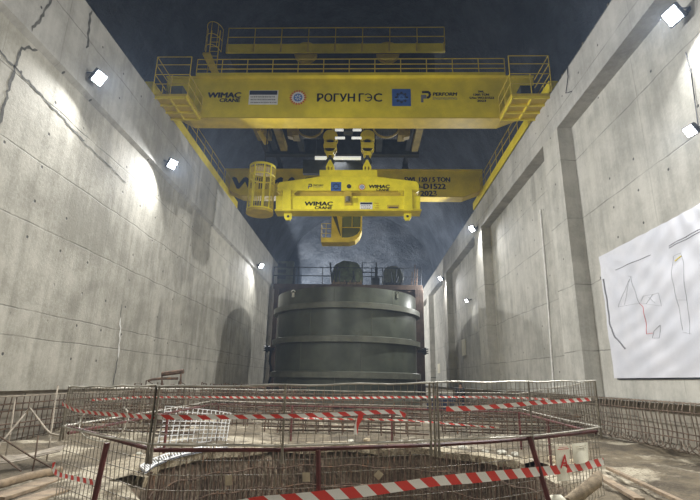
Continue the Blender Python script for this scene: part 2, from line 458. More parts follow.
EL, ER = 2300, 2300
lx = XL+.16+.40
for y, z, e, lab in ((14.55, 12.25, 1.25, 'large bright floodlight high on the left wall, nearest of its row'),
               (21.4, 12.15, 1.75, 'second floodlight along the left wall beam, left of the crane basket'),
               (42.9, 12.1, 1.3, 'far floodlight on the left wall just above the rusty bulkhead end'),
               (3.5, 12.2, .42, None), (-7, 12.2, .35, None)):  # unlabelled entries: unseen lamps assumed behind the camera, added for front light
    floodlight((lx, y, z), -1, lab or 'unseen floodlight assumed on the left wall beam behind the camera', EL*e, (.74, (-.15 if y < 20 else -.34) if lab else .12, -.55), .42,
               None if lab else 'assumed left floodlights out of view')
for y, z, x, lab, e in ((11.5, 12.1, XRR-.42, 'big floodlight at the top right, mounted under the wall beam', 1.4),
                     (11.7, 8.5, XRR-.42, 'floodlight hung on a long cable above the white banner', .45),
                     (34.3, 13.1, XR-.42, 'floodlight at the head of the second pilaster on the right wall', 1.3),
                     (49.6, 12.5, XR-.42, 'distant floodlight on the right wall next to the steel ring', 1.3),
                     (40.4, 8.6, XRR-.42, 'small floodlight low in the far right wall recess', .12),
                     (2.0, 12.1, XRR-.42, None, .42), (-8, 12.1, XRR-.42, None, .35)):  # entries without a label are assumed, unseen lamps filling in from behind
    floodlight((x, y, z), 1, lab or 'unseen floodlight assumed on the right wall behind the camera', ER*e, (-.74, (-.15 if y < 20 else -.34) if lab else .12, -.55), .42 if e > .5 else .26,
               None if lab else 'assumed right floodlights out of view', 2.6 if (lab and 'cable' in lab) else 0)

# unseen floodlights added behind the bulkhead to brighten the far end
for y, e, dv, lab in ((54.5, 4500, (.85, .1, -.3), 'unseen floodlight added on the left wall behind the bulkhead, aimed across the shaft'), (61, 20000, (.42, .8, .3), 'unseen floodlight added on the left wall behind the bulkhead, aimed at the far rock')):
    floodlight((lx, y, 11.6), -1, lab, e, dv, .42)

# ------------------------------------------------------------------ crane rails along the wall tops
for side, x, lab in ((-1, XL-.42, 'long steel crane rail along the top of the left wall'), (1, XR+.42, 'long steel crane rail along the top of the right wall')):
    t = thing('crane_rail', (x, 10, ZT), lab, 'crane rail')
    q = MB(); q.prism([(x-.12, ZT), (x+.12, ZT), (x+.12, ZT+.03), (x+.03, ZT+.06), (x+.03, ZT+.14), (x+.06, ZT+.16), (x+.06, ZT+.2), (x-.06, ZT+.2), (x-.06, ZT+.16), (x-.03, ZT+.14), (x-.03, ZT+.06), (x-.12, ZT+.03)], -12, 70, 'xz')
    q.build('rail', M['rail_st'], t)
# cable tray and conductor bars on the right edge
t = thing('conductor_bar', (XR+.06, 20, ZT), 'bundle of grey conductor bars and cables along the right wall edge', 'conductor bar')
q = MB()
for k, (dx, dz) in enumerate(((.03, .05), (.1, .07), (.17, .05))): q.tube([(XR+dx, -10, ZT+dz), (XR+dx, 70, ZT+dz)], .028, 6)
q.build('bar', M['rail_st'], t)
for k in range(40):
    q = MB(); q.span((XR+.0, -8+k*2, ZT), (XR+.25, -7.9+k*2, ZT+.12)); q.build('bracket', M['galv'], t)
q = MB(); q.tube([(XR-.03, 17.4, ZT), (XR-.06, 17.4, ZT-.5), (XR-.04, 17.8, ZT-1.0), (XR-.05, 17.3, ZT-1.25)], .02, 5); q.build('cable', M['black'], t)

# ------------------------------------------------------------------ overhead crane
cr = thing('overhead_crane', (-1, 27, ZT+.2), 'yellow double girder bridge crane spanning both walls under the dark vault', 'crane')
BLK = M['black']
def girder(yf, depth, zb, zt, xa, xb, xa2, xb2, rise):
    q = MB()
    q.prism([(xa, zb), (xb, zb), (xb2, zb+rise), (xb2, zt-.15), (xa2, zt-.15), (xa2, zb+rise)], yf, yf+depth, 'xz')
    o = q.build('girder', M['yellow'], cr, bevel=.02)
    f = MB(); f.span((xa2, yf-.16, zt-.15), (xb2, yf+depth+.16, zt-.09)); f.build('top_flange', M['yellow'], o)
    f = MB()
    f.prism([(xa, zb), (xb, zb), (xb2, zb+rise), (xb2, zb+rise-.05), (xb, zb-.05), (xa, zb-.05), (xa2, zb+rise-.05), (xa2, zb+rise)], yf-.03, yf+depth+.03, 'xz')
    f.build('bottom_flange', M['yellow_dk'], o)
    return o
G1Y, G2Y = 21.5, 33.0
g1 = girder(G1Y, .95, 14.86, 17.35, -9.2, 6.95, -10.6, 8.75, .75)
g2 = girder(G2Y, .95, 15.2, 17.45, -9.4, 7.4, -10.7, 8.9, .6)
yt = G1Y-.008
def at1(px, py): return onY(px, py, yt)
def sz(px, w_, Y): return w_*(onY(px, 100, Y).x - onY(px-1, 100, Y).x) if False else w_
def put(s, nm, parent, Y, x0, y0, x1, y1, shear=0, bold=.03, mat=None):
    a, c = onY(x0, y0, Y), onY(x1, y1, Y)
    return text(s, nm, mat or BLK, parent, (a.x+c.x)/2, Y, (a.z+c.z)/2, abs(c.x-a.x), abs(a.z-c.z), shear, bold)
def plate(nm, parent, Y, x0, y0, x1, y1, mat, th=.012):
    a, c = onY(x0, y0, Y), onY(x1, y1, Y)
    q = MB(); q.span((a.x, Y-th/2, a.z), (c.x, Y+th/2, c.z)); return q.build(nm, mat, parent)
def disc(nm, parent, Y, px, py, rpx, mat, th=.01, n=28, star=0):
    c = onY(px, py, Y); r = abs(onY(px+rpx, py, Y).x - c.x)
    q = MB(); poly = []
    for i in range(n*(2 if star else 1)):
        a = 2*math.pi*i/(n*(2 if star else 1)); rr = r*(1-star*(i % 2)); poly.append((c.x+rr*math.cos(a), c.z+rr*math.sin(a)))
    q.prism(poly, Y-th/2, Y+th/2, 'xz'); return q.build(nm, mat, parent)
def teeth(nm, parent, Y, px, py, r0, r1, k, mat, wd=.5):
    c = onY(px, py, Y); s_ = abs(onY(px+1, py, Y).x - c.x); q = MB()
    for i in range(k):
        a = 2*math.pi*i/k; h = math.pi/k*wd
        q.prism([(c.x+s_*r*math.cos(b_), c.z+s_*r*math.sin(b_)) for r, b_ in ((r0, a-h), (r1, a-h*.7), (r1, a+h*.7), (r0, a+h))], Y-.004, Y+.004, 'xz')
    return q.build(nm, mat, parent)
def annulus(nm, parent, Y, px, py, r0, r1, mat):
    c = onY(px, py, Y); s_ = abs(onY(px+1, py, Y).x - c.x); q = MB(); n_ = 28
    vs = [(c.x+s_*r*math.cos(2*math.pi*i/n_), Y, c.z+s_*r*math.sin(2*math.pi*i/n_)) for i in range(n_) for r in (r0, r1)]
    q.add(vs, [(2*i, 2*i+1, (2*i+3) % (2*n_), (2*i+2) % (2*n_)) for i in range(n_)]); return q.build(nm, mat, parent)
def emblem(parent, Y, px, py, k):
    """white disc with a dark red toothed rim and a blue centre"""
    disc('emblem', parent, Y, px, py, 6.6*k, M['white'], .006)
    teeth('emblem_rim', parent, Y-.006, px, py, 6.2*k, 8.6*k, 18, M['red_txt'])
    disc('emblem_centre', parent, Y-.008, px, py, 4.5*k, M['blue_lt'], .004)
    teeth('emblem_mark', parent, Y-.012, px, py, 1.2*k, 3.2*k, 7, M['white'], .55)
def blue_sign(parent, Y, x0, y0, x1, y1):
    plate('blue_sign', parent, Y, x0, y0, x1, y1, M['blue_sign'], .012)
    cx, cy, k = (x0+x1)/2, (y0+y1)/2, (x1-x0)/19
    annulus('sign_gear', parent, Y-.009, cx, cy, 4.0*k, 5.0*k, M['navy'])
    teeth('sign_gear_teeth', parent, Y-.009, cx, cy, 5.0*k, 6.6*k, 8, M['navy'], .6)
    annulus('sign_ring', parent, Y-.009, cx, cy, 1.6*k, 2.4*k, M['blue_lt'])
    a, c = onY(cx-7*k, cy+1.0*k, Y), onY(cx+7*k, cy+1.8*k, Y)
    q = MB(); q.span((a.x, Y-.011, a.z), (c.x, Y-.009, c.z)); q.build('sign_bar', M['blue_lt'], parent)
def p_logo(parent, Y, x, y, k, txt=True):
    """a bold P with an inner p, dark; words beside it"""
    def pt(u, v_): a = onY(x+u*k, y+v_*k, Y); return (a.x, a.z)
    def poly(pts, mat, nm, dy=0):
        q = MB(); q.prism([pt(*p) for p in pts], Y-.004-dy, Y+.004-dy, 'xz'); q.build(nm, mat, parent)
    poly([(1, 0), (8, 0), (10, 1.4), (10.6, 4), (9.8, 6.6), (7.8, 8), (6, 8), (6, 5.8), (7.4, 5.6), (8.2, 4), (7.4, 2.4), (1, 2.4)], BLK, 'logo')
    poly([(0, 4), (5.6, 4), (5.6, 8), (2.6, 8), (2.6, 12), (0, 12)], M['grey_txt'], 'logo_mark')
    if txt:
        put('PERFORM', 'lettering', parent, Y, x+12.5*k, y+1.6*k, x+38*k, y+5*k, .15, .05)
        put('ENGINEERING', 'lettering', parent, Y, x+12.5*k, y+6.2*k, x+38*k, y+9*k, 0, 0, M['grey_txt'])
def notice(parent, Y, x0, y0, x1, y1):
    o = plate('notice_plate', parent, Y, x0, y0, x1, y1, M['white'], .012)
    h = y1-y0; plate('notice_header', parent, Y-.009, x0+.3, y0+.2, x1-.3, y0+h*.3, M['navy'], .004)
    q = MB(); rnd = random.Random(int(x0))
    for r in range(3):
        px = x0+1.2
        while px < x1-2:
            wv = rnd.uniform(.6, 1.6); a, c = onY(px, y0+h*(.42+r*.2), Y), onY(min(px+wv, x1-1), y0+h*(.5+r*.2), Y)
            q.span((a.x, Y-.010, a.z), (c.x, Y-.008, c.z)); px += wv+rnd.uniform(.5, .9)
    q.build('notice_print', M['grey_txt'], parent)
def wimac(parent, Y, x0, y0, x1, y1):
    w_, h = x1-x0, y1-y0
    put('WIMAC', 'lettering', parent, Y, x0, y0, x1, y0+h*.54, .06, .06)
    put('CRANE', 'lettering', parent, Y, x0+w_*.36, y0+h*.62, x1-w_*.02, y1, .06, .05)
wimac(g1, yt, 208.5, 92.5, 240.5, 102)
notice(g1, yt, 249.5, 90.5, 277.5, 104.5)
emblem(g1, yt, 298, 97.5, 1)
put('РОГУН', 'lettering', g1, yt, 317.5, 93.5, 354.7, 101.6, 0, .025)
put('Г', 'lettering', g1, yt, 359, 93.5, 363.8, 101.5, 0, .025)
put('C', 'lettering', g1, yt, 374, 93.4, 381.8, 101.6, 0, .025)
# the reversed round letter: an open bow with a bar
q = MB(); a, c = onY(365.2, 93.4, yt), onY(372.2, 101.6, yt); mx, mz, rx_, rz_ = a.x, (a.z+c.z)/2, c.x-a.x, (a.z-c.z)/2; wdt = .062
bow = [(mx+rx_*.38+rx_*.62*math.cos(t_), mz+rz_*math.sin(t_)) for t_ in [R(-140)+R(280)*i/28 for i in range(29)]]
bow2 = [(mx+rx_*.38+(rx_*.62-wdt)*math.cos(t_), mz+(rz_-wdt)*math.sin(t_)) for t_ in [R(-136)+R(272)*i/28 for i in range(29)]]
q.prism(bow + bow2[::-1], yt-.002, yt+.002, 'xz'); q.prism([(mx+rx_*.28, mz-.03), (mx+rx_*.95, mz-.03), (mx+rx_*.95, mz+.03), (mx+rx_*.28, mz+.03)], yt-.003, yt+.002, 'xz')
q.build('lettering', BLK, g1)
blue_sign(g1, yt, 392, 89, 411, 106)
p_logo(g1, yt, 421, 91, .95)
for i, (s_, a, c, y) in enumerate((('SWL', 478, 484, 91.6), ('120/5 TON', 473.5, 489, 94.6), ('S.No: WO-D1522', 469.5, 494, 97.8), ('2023', 477, 486, 100.8))):
    put(s_, 'lettering', g1, yt, a, y-1, c, y+1, 0, .06)
y2 = G2Y-.008
put('WIMAC', 'lettering', g2, y2, 233, 177.5, 316, 189, .06, .06)
put('SWL 120 / 5 TON', 'lettering', g2, y2, 404.5, 177.2, 450, 181.8, 0, .05)
plate('lettering_underline', g2, y2, 404.5, 182.3, 450, 182.7, BLK, .006)
put('WO-D1522', 'lettering', g2, y2, 405, 183.6, 445.5, 189, 0, .05)
put('2023', 'lettering', g2, y2, 420.5, 190.8, 436.5, 196, 0, .05)
# stiffener brackets on the second girder's lower flange
for x in (.6, 2.1, 4.0, 5.3):
    q = MB(); q.box((x, G2Y-.02, 15.35), (.06, .12, .5), Matrix.Rotation(R(25), 3, 'Y')); q.build('bracket', M['yellow_dk'], g2)
# end carriages with wheels, rails of the walkway beside them
for side, x in ((-1, XL-.3), (1, XR+.3)):
    q = MB(); q.span((x-.22, 19.6, 15.1), (x+.22, 35.6, 15.7)); ec = q.build('end_carriage', M['yellow'], cr, bevel=.02)
    for y in (20.3, 22.8, 32.6, 35.0):
        q = MB(); xx = x+side*.32; q.cyl((xx-.07, y, 15.25), (xx+.07, y, 15.25), .26, 20); q.build('wheel', M['machine'], ec)

def railing(name, parent, pts, zb, heights, n_posts, mat, r=.028, kick=None):
    """pts: polyline in plan; posts at even steps, rails at the heights above zb"""
    P = [Vector((p[0], p[1], 0)) for p in pts]; q = MB()
    for h in heights: q.tube([p + Vector((0, 0, zb+h)) for p in P], r, 6)
    o = q.build(name, mat, parent)
    L = [0]
    for a, c in zip(P, P[1:]): L.append(L[-1]+(c-a).length)
    for i in range(n_posts):
        s_ = L[-1]*i/(n_posts-1)
        for k in range(len(P)-1):
            if s_ <= L[k+1]+1e-6:
                p = P[k].lerp(P[k+1], (s_-L[k])/(L[k+1]-L[k])); break
        q = MB(); q.bar(p + Vector((0, 0, zb)), p + Vector((0, 0, zb+max(heights))), r*.95); q.build('railing_post', mat, o)
    if kick:
        q = MB()
        for a, c in zip(P, P[1:]):
            d = (c-a); q.box((a+c)/2 + Vector((0, 0, zb+kick/2)), (d.length, .02, kick), Matrix.Rotation(math.atan2(d.y, d.x), 3, 'Z'))
        q.build('toe_board', mat, o)
    return o
Yl = M['yellow_dk']
railing('walkway_railing', cr, [(-9.0, 21.3), (7.25, 21.3)], 17.3, (.35, .63, .95), 13, Yl)
q = MB(); q.span((-9.0, 21.27, 17.22), (7.25, 21.5, 17.4)); wk = q.build('walkway_edge', M['yellow'], cr)
for side in (-1, 1):
    x = XL-.02 if side < 0 else XR+.02
    railing('carriage_railing', cr, [(x, 22.6), (x, 32.8)], 15.6, (.5, 1.0), 8, Yl, .022)
# end platforms hung out in front of the girder
for side, xa, xb in ((-1, -10.25, -8.55), (1, 6.85, 8.75)):
    q = MB(); q.span((xa, 19.45, 14.78), (xb, 21.45, 14.86)); pf = q.build('end_platform', M['yellow_dk'], cr)
    q = MB()
    for k in range(4):
        y = 19.5+k*.64; q.span((xa, y-.04, 14.66), (xb, y+.04, 14.78))
    for xx in (xa+.04, (xa+xb)/2, xb-.04): q.span((xx-.03, 19.45, 14.66), (xx+.03, 21.45, 14.78))
    q.build('joist', M['yellow'], pf)
    inner = xb if side < 0 else xa; outer = xa if side < 0 else xb
    pl = [(inner, 21.4), (inner, 19.5), (outer, 19.5), (outer, 21.4)]
    q = MB()
    for h in (.05, .62, 1.15): q.tube([(a, c, 14.86+h) for a, c in pl], .025, 6)
    for h in (1.7, 2.15): q.tube([(inner, 19.5, 14.86+h), (outer, 19.5, 14.86+h), (outer, 21.4, 14.86+h)], .022, 6)
    rr = q.build('platform_railing', Yl, pf)
    for a, c in pl + [((inner+outer)/2, 19.5), (inner, 20.4), (outer, 20.4)]:
        q = MB(); q.bar((a, c, 14.86), (a, c, 14.86+(2.15 if (c < 19.6 and abs(a-(inner+outer)/2) > .3) else 1.15)), .024); q.build('railing_upright', Yl, pf)
    q = MB(); cxx = (xa+xb)/2 + side*.25
    q.span((cxx-.35, 20.6, 14.86), (cxx+.35, 21.2, 16.15)); q.build('control_box', M['machine'] if side > 0 else M['green_blk'], pf, bevel=.03)
# caged ladder from the walkway up to the trolley
q = MB(); lx0 = -8.3
for s_ in (-.24, .24): q.bar((lx0+s_, 21.6, 17.3), (lx0+s_, 21.6, 20.35), .03)
for k in range(9): q.bar((lx0-.24, 21.6, 17.5+k*.3), (lx0+.24, 21.6, 17.5+k*.3), .016)
ld = q.build('ladder', Yl, cr)
q = MB()
for z in (18.9, 19.6, 20.35):
    q.tube([(lx0+.42*math.cos(a), 21.55-.42*math.sin(a)*1.5, z) for a in [math.pi*i/12 for i in range(13)]], .02, 5)
for k in range(5):
    a = math.pi*(k)/4; q.bar((lx0+.42*math.cos(a), 21.55-.63*math.sin(a), 18.9), (lx0+.42*math.cos(a), 21.55-.63*math.sin(a), 20.35), .016)
q.build('ladder_cage', Yl, ld)
q = MB(); q.add([(lx0-.5, 21.3, 18.6), (lx0-.1, 21.3, 18.6), (lx0+.55, 21.3, 17.35), (lx0+.15, 21.3, 17.35), (lx0-.5, 21.36, 18.75), (lx0-.1, 21.36, 18.75), (lx0+.55, 21.36, 17.35), (lx0+.15, 21.36, 17.35)], [(0,1,2,3),(7,6,5,4),(0,4,5,1),(1,5,6,2),(2,6,7,3),(3,7,4,0)])
q.build('stair_stringer', M['yellow_dk'], ld)
# operator cab under the second girder
cb_y = 31.6
def cp(px, py): a = onY(px, py-.8, cb_y-.9); return (a.x, a.z)
zc0 = cp(340, 243)[1]; x0, x1 = cp(331, 240)[0], cp(362, 225)[0]; zc1 = zc0+2.9
q = MB(); arc = [cp(321, 243), cp(350, 243)]
for i in range(9):
    a = -math.pi/2 + math.pi/2*i/8
    arc.append((cp(350, 225)[0] + (x1-cp(350, 225)[0])*math.cos(a), zc0+1.25+1.25*math.sin(a)))
inner = [(p[0]-.12 if p[0] > cp(352, 225)[0] else p[0], p[1]+.28) for p in arc]
q.prism([cp(321, 243), cp(349, 243), cp(355, 241.5), cp(359.5, 237), cp(361.8, 231), cp(362, 224), (x1, zc1), (x1-.1, zc1), (cp(360.5, 224)[0], cp(360, 224)[1]), cp(360, 231), cp(357.5, 234.8), cp(353, 237.2), cp(348, 238.3), cp(321, 238.3)], cb_y-.9, cb_y+.1, 'xz')
cab = q.build('operator_cab', M['yellow_dk'], cr)
q = MB(); q.prism([cp(342, 238.2), cp(348, 238.2), cp(353, 237.1), cp(357.5, 234.7), cp(360, 231), cp(360.4, 224), (cp(360.4, 224)[0], zc1), (cp(342, 224)[0], zc1)], cb_y-.8, cb_y+.05, 'xz'); q.build('cab_window', M['glass'], cab)
q = MB(); q.span((cp(331, 240)[0], cb_y-.88, zc0+.2), (cp(341.5, 240)[0], cb_y+.058, zc1)); q.build('cab_column', M['yellow_dk'], cab)
q = MB(); a, c = cp(331.5, 214), cp(341, 237); q.prism([(a[0], a[1]), (a[0]+.33, a[1]), (c[0], c[1]), (c[0]-.06, c[1]+.05)], cb_y-.92, cb_y-.89, 'xz'); q.build('cab_stripe', M['black'], cab)
q = MB()
for z in (cp(345, 228)[1], cp(345, 214)[1]): q.bar((cp(342, 228)[0], cb_y-.84, z), (cp(361, 228)[0], cb_y-.84, z), .03)
q.bar((cp(352, 228)[0], cb_y-.84, cp(345, 228)[1]), (cp(352, 228)[0], cb_y-.84, zc1), .03); q.build('window_frame', M['yellow_dk'], cab)
q = MB(); q.span((x0, cb_y-.9, zc1), (x1, cb_y+.9, zc1+.1)); q.build('cab_roof', M['yellow_dk'], cab)
q = MB()
for xx in (x0+.15, x1-.15):
    for yy in (cb_y-.3, cb_y): q.bar((xx, yy, zc1+.1), (xx, 33.3+(yy-cb_y), 15.2), .07, 8)
q.build('cab_hanger', M['yellow_dk'], cab)
q = MB(); xl_, xr_ = cp(321, 240)[0], cp(330.5, 240)[0]
for h in (.35, .7, 1.05): q.tube([(xr_, cb_y-.88, zc0+.28+h), (xl_, cb_y-.88, zc0+.28+h), (xl_, cb_y+.058, zc0+.28+h)], .022, 5)
for xx in (xl_, (xl_+xr_)/2): q.bar((xx, cb_y-.88, zc0+.25), (xx, cb_y-.88, zc0+1.33), .022)
q.build('cab_railing', M['yellow_dk'], cab)

# ------------------------------------------------------------------ trolley on the girders
TX0, TX1, TYF = -7.98, 4.44, 22.5
tr = thing('hoist_trolley', (-1.8, 27, 17.5), 'long yellow hoist trolley with railings riding on top of the crane girders', 'trolley')
q = MB(); q.span((TX0, TYF, 19.65), (TX1, TYF+.12, 20.2)); fp = q.build('front_plate', M['yellow'], tr)
for k in range(9):
    q = MB(); q.box((TX0+.1+k*1.53, TYF-.05, 19.92), (.07, .1, .54)); q.build('stiffener', M['yellow_dk'], fp)
q = MB(); q.span((TX0, TYF+.12, 19.9), (TX1, 32, 20.0)); q.build('deck', M['machine'], tr)
q = MB()
for y in (23.2, 31.2): q.span((TX0+.6, y, 17.75), (TX1-.5, y+.5, 19.9))
for x in (-7.2, -4.6, 1.0, 3.6): q.span((x-.2, 23.4, 17.9), (x+.2, 31.5, 18.5))
q.build('frame', M['machine'], tr)
for x in (-6.6, 3.1):
    for y in (22.0, 33.4):
        q = MB(); q.cyl((x, y-.08, 17.66), (x, y+.08, 17.66), .26, 20); q.span((x-.2, y-.12, 17.7), (x+.2, y+.12, 18.2))
        q.span((x-.16, min(y, 27), 18.0), (x+.16, max(y, 27), 18.25)); q.build('wheel', M['machine'], tr, smooth=True)
railing('trolley_railing', tr, [(TX0+.05, TYF+.05), (TX1, TYF+.05)], 20.1, (.6, 1.22), 9, Yl, .03)
railing('trolley_railing', tr, [(TX0+.05, 32), (TX1, 32)], 20.0, (.6, 1.22), 9, Yl, .03)
for px in (306.5, 387.5):
    a = onY(px, 47, 23.2); q = MB()
    q.lathe([(0, 0), (.68, 0), (.68, .5), (0, .5)], (a.x, 23.0, 20.05), 32, 'y'); q.build('winch_cover', M['yellow_dk'], tr)
# rope drums and guards seen from below between the girders
for px, s_ in ((311, -1), (386, 1)):
    a = onY(px, 138, 26.6); q = MB()
    q.cyl((a.x-.72, 26.6, 17.15), (a.x+.72, 26.6, 17.15), .62, 28)
    for k in range(9): q.lathe([(.62, -.03), (.65, 0), (.62, .03)], (a.x-.6+k*.15, 26.6, 17.15), 24, 'x')
    dr = q.build('rope_drum', M['machine'], tr, smooth=True)
    q = MB(); arc = []
    for i in range(13):
        an = math.pi + math.pi*i/12; arc.append((a.x+.85*math.cos(an), 17.0+.78*math.sin(an)))
    q.prism(arc + [(p[0]*.0 + a.x+(p[0]-a.x)*.9, 17.0+(p[1]-17.0)*.88) for p in arc[::-1]], 26.0, 26.12, 'xz'); q.build('drum_guard', M['yellow_shade'], dr)
    q = MB(); q.span((a.x+s_*.95-.22, 26.2, 16.5), (a.x+s_*.95+.22, 27.0, 17.9)); q.prism([(a.x+s_*1.1, 16.4), (a.x+s_*1.45, 16.5), (a.x+s_*1.55, 17.3), (a.x+s_*1.3, 17.9), (a.x+s_*.95, 17.4)], 26.3, 26.7, 'xz'); q.build('bearing_bracket', M['yellow_shade'], dr)
    q = MB(); q.bar((a.x, 26.6, 17.7), (a.x, 26.6, 18.3), .2, 8); q.build('hanger', M['machine'], dr)
# under-deck beams, ducts, festoon and tube lamp
q = MB(); a, c = onY(241, 127, 24), onY(251, 151, 27)
q.span((a.x-.1, 23.6, 17.35), (a.x+.85, 28.5, 17.9)); q.build('walkway_duct', M['yellow_shade'], tr)
q = MB(); a = onY(262, 143, 27); q.bar((a.x-.12, 26.3, 16.95), (a.x+.12, 27.6, 16.7), .16, 10); q.bar((a.x, 27, 16.8), (a.x, 27, 18.2), .05); q.build('limit_weight', M['yellow_dk'], tr)
for px in (276, 420):
    q = MB(); a = onY(px, 135, 26.5); q.span((a.x-.22, 23.6, 17.1), (a.x+.22, 29.5, 17.5)); q.build('cross_beam', M['yellow_shade'], tr)
a = onY(348, 140, 25.5); q = MB(); q.span((a.x-.27, 25.2, 16.2), (a.x+.27, 25.7, 18.0)); q.build('hanging_box', M['machine'], tr)
q = MB()
for px in (338.5, 357): 
    a = onY(px, 140, 26.2); q.span((a.x-.42, 26, 16.9), (a.x+.42, 26.3, 17.85))
q.build('gear_case', M['yellow_shade'], tr)
for px in (340, 356.5):
    for py in (130, 138):
        q = MB(); a = onY(px, py, 25.9); q.span((a.x-.3, 25.85, a.z-.06), (a.x+.3, 25.95, a.z+.06)); q.build('lamp_strip', M['tube'], tr)
a, c = onY(315, 158, 29), onY(361, 157.5, 29)
q = MB(); q.bar((a.x, 29, a.z), (c.x, 29, a.z), .13, 10); tl = q.build('tube_lamp', M['tube'], tr)
q = MB(); q.span((a.x-.8, 29.05, a.z-1.1), (c.x+.3, 29.4, a.z-.1)); q.build('cable_tray', M['machine'], tl)
q = MB()
for xx in (a.x, c.x): q.bar((xx, 29.2, a.z), (xx, 29.2, 18.2), .05)
q.build('hanger', M['machine'], tl)
lamp_light('trolley_lamp', 'AREA', 160, tr, ((a.x+c.x)/2, 28.8, a.z-.2), (0, -.3, -1), 1.2)

# ------------------------------------------------------------------ hook blocks, lifting beam, basket
BY = 27.0
def bp(px, py, Y=BY): a = onY(px, py, Y); return (a.x, a.z)
for px, lab in ((330.5, 'yellow hook block above the left lug of the lifting beam'), (367.5, 'yellow hook block above the right lug of the lifting beam')):
    cx, cz = bp(px, 143); s_ = abs(bp(px+1, 143)[0]-cx)
    t = thing('hook_block', (cx, BY, cz-1.1), lab, 'hook block')
    q = MB()
    for yy in (-.3, .22):
        for (u, v_, r) in ((0, 5, 7.2), (0, -5, 6.6)):
            q.prism([(cx+s_*(u+r*math.cos(2*math.pi*i/24)), cz+s_*(v_+r*math.sin(2*math.pi*i/24))) for i in range(24)], BY+yy, BY+yy+.08, 'xz')
        q.prism([(cx-s_*5, cz-s_*8), (cx+s_*5, cz-s_*8), (cx+s_*3.2, cz-s_*15), (cx-s_*3.2, cz-s_*15)], BY+yy, BY+yy+.08, 'xz')
    q.build('cheek_plate', M['yellow'], t)
    q = MB()
    for k in range(4): q.lathe([(.12, -.05), (.36, -.05), (.32, 0), (.36, .05), (.12, .05)], (cx, BY-.16+k*.11, cz+s_*4), 24, 'y')
    q.build('sheave', M['machine'], t)
    q = MB(); q.prism([(cx-s_*3, cz-s_*1.4), (cx+s_*3, cz-s_*1.4), (cx+s_*3, cz), (cx-s_*3, cz)], BY-.312, BY-.306, 'xz'); q.build('name_plate', M['black'], t)
    q = MB(); z = cz-s_*13
    q.cyl((cx, BY, z+.1), (cx, BY, z-.25), .1, 12)
    for sg in (-1, 1):
        q.tube([(cx, BY, z-.2), (cx+sg*.16, BY, z-.35), (cx+sg*.22, BY, z-.55), (cx+sg*.12, BY, z-.72), (cx, BY, z-.74)], [.1, .09, .09, .09, .08], 8)
    q.build('hook', M['machine'], t, smooth=True)
    q = MB()
    for dx in (-.28, -.14, .14, .28):
        for dy in (-.1, .1): q.bar((cx+dx, BY+dy, cz+s_*5), (cx+dx*.9, BY+dy, 18.0), .022, 6)
    q.build('wire_rope', M['black'], t)

lb = thing('lifting_beam', (*[bp(348, 213)[0], BY], bp(348, 213)[1]), 'yellow two-tier lifting beam hanging from the two hook blocks', 'lifting beam')
YB = M['yellow_br']; hd = .42
q = MB(); q.prism([bp(278.5, 193.2), bp(278.2, 187.5), bp(280.5, 184.8), bp(322, 179), bp(374, 179), bp(416, 184), bp(418.3, 187.5), bp(418.3, 193.2)], BY-hd, BY+hd, 'xz')
ub = q.build('upper_beam', YB, lb, bevel=.03)
q = MB(); q.prism([bp(320, 179.2), bp(320, 172), bp(377, 172), bp(377, 179.2)], BY-hd+.1, BY+hd-.1, 'xz'); q.build('crown_plate', YB, lb, bevel=.02)
q = MB(); q.prism([bp(277, 198.4), bp(419.5, 198.4), bp(419.5, 212.4), bp(277, 212.4)], BY-hd, BY+hd, 'xz')
lwb = q.build('lower_beam', YB, lb, bevel=.03)
q = MB(); q.prism([bp(276, 212), bp(420.5, 212), bp(420.5, 213.6), bp(276, 213.6)], BY-hd-.08, BY+hd+.08, 'xz'); q.build('bottom_flange', M['yellow'], lwb)
q = MB(); q.prism([bp(286, 193), bp(412, 193), bp(412, 198.6), bp(286, 198.6)], BY-.15, BY+.15, 'xz'); q.build('tie_bar', M['yellow_dk'], lb)
for px in (288, 407.5):
    q = MB(); q.prism([bp(px-4, 192), bp(px+4, 192), bp(px+4.5, 213), bp(px-4.5, 213)], BY-hd-.1, BY-hd-.002, 'xz')
    q.prism([bp(px-4, 192), bp(px+4, 192), bp(px+4.5, 213), bp(px-4.5, 213)], BY+hd+.002, BY+hd+.1, 'xz'); e_ = q.build('end_link', YB, lb, bevel=.02)
    q = MB()
    for sg in (-1, 1): q.prism([bp(px+sg*4.6, 193.2), bp(px+sg*11, 193.2), bp(px+sg*4.6, 198)], BY-hd, BY-hd+.1, 'xz')
    for sg in (-1, 1): q.prism([bp(px+sg*4.6, 198.6), bp(px+sg*9, 198.6), bp(px+sg*4.6, 194.5)], BY-hd-.06, BY-hd+.1, 'xz')
    q.build('gusset', M['yellow'], e_)
    q = MB(); q.prism([bp(px-4, 212.5), bp(px+4, 212.5), bp(px+3.6, 218), bp(px+2, 220.4), bp(px-2, 220.4), bp(px-3.6, 218)], BY-.1, BY+.1, 'xz'); lg = q.build('lifting_lug', YB, lb, bevel=.015)
    disc('lug_hole', lg, BY-.106, px, 216.3, 1.3, M['black'], .01, 16)
for px in (330.3, 367):
    q = MB(); x_, z_ = bp(px, 172)
    for dx in (-.2, 0, .2): q.span((x_+dx-.05, BY-.28, bp(px, 180)[1]), (x_+dx+.05, BY+.28, bp(px, 168)[1]))
    q.prism([bp(px-4.2, 168.6), bp(px+4.2, 168.6), bp(px+.9, 162), bp(px-.9, 162)], BY-.3, BY+.3, 'xz')
    q.build('shackle_lug', YB, lb)
q = MB(); q.prism([bp(344.5, 194), bp(352, 194), bp(352, 208), bp(344.5, 208)], BY-hd-.06, BY-hd-.001, 'xz'); ml = q.build('middle_link', M['yellow_dk'], lb, bevel=.02)
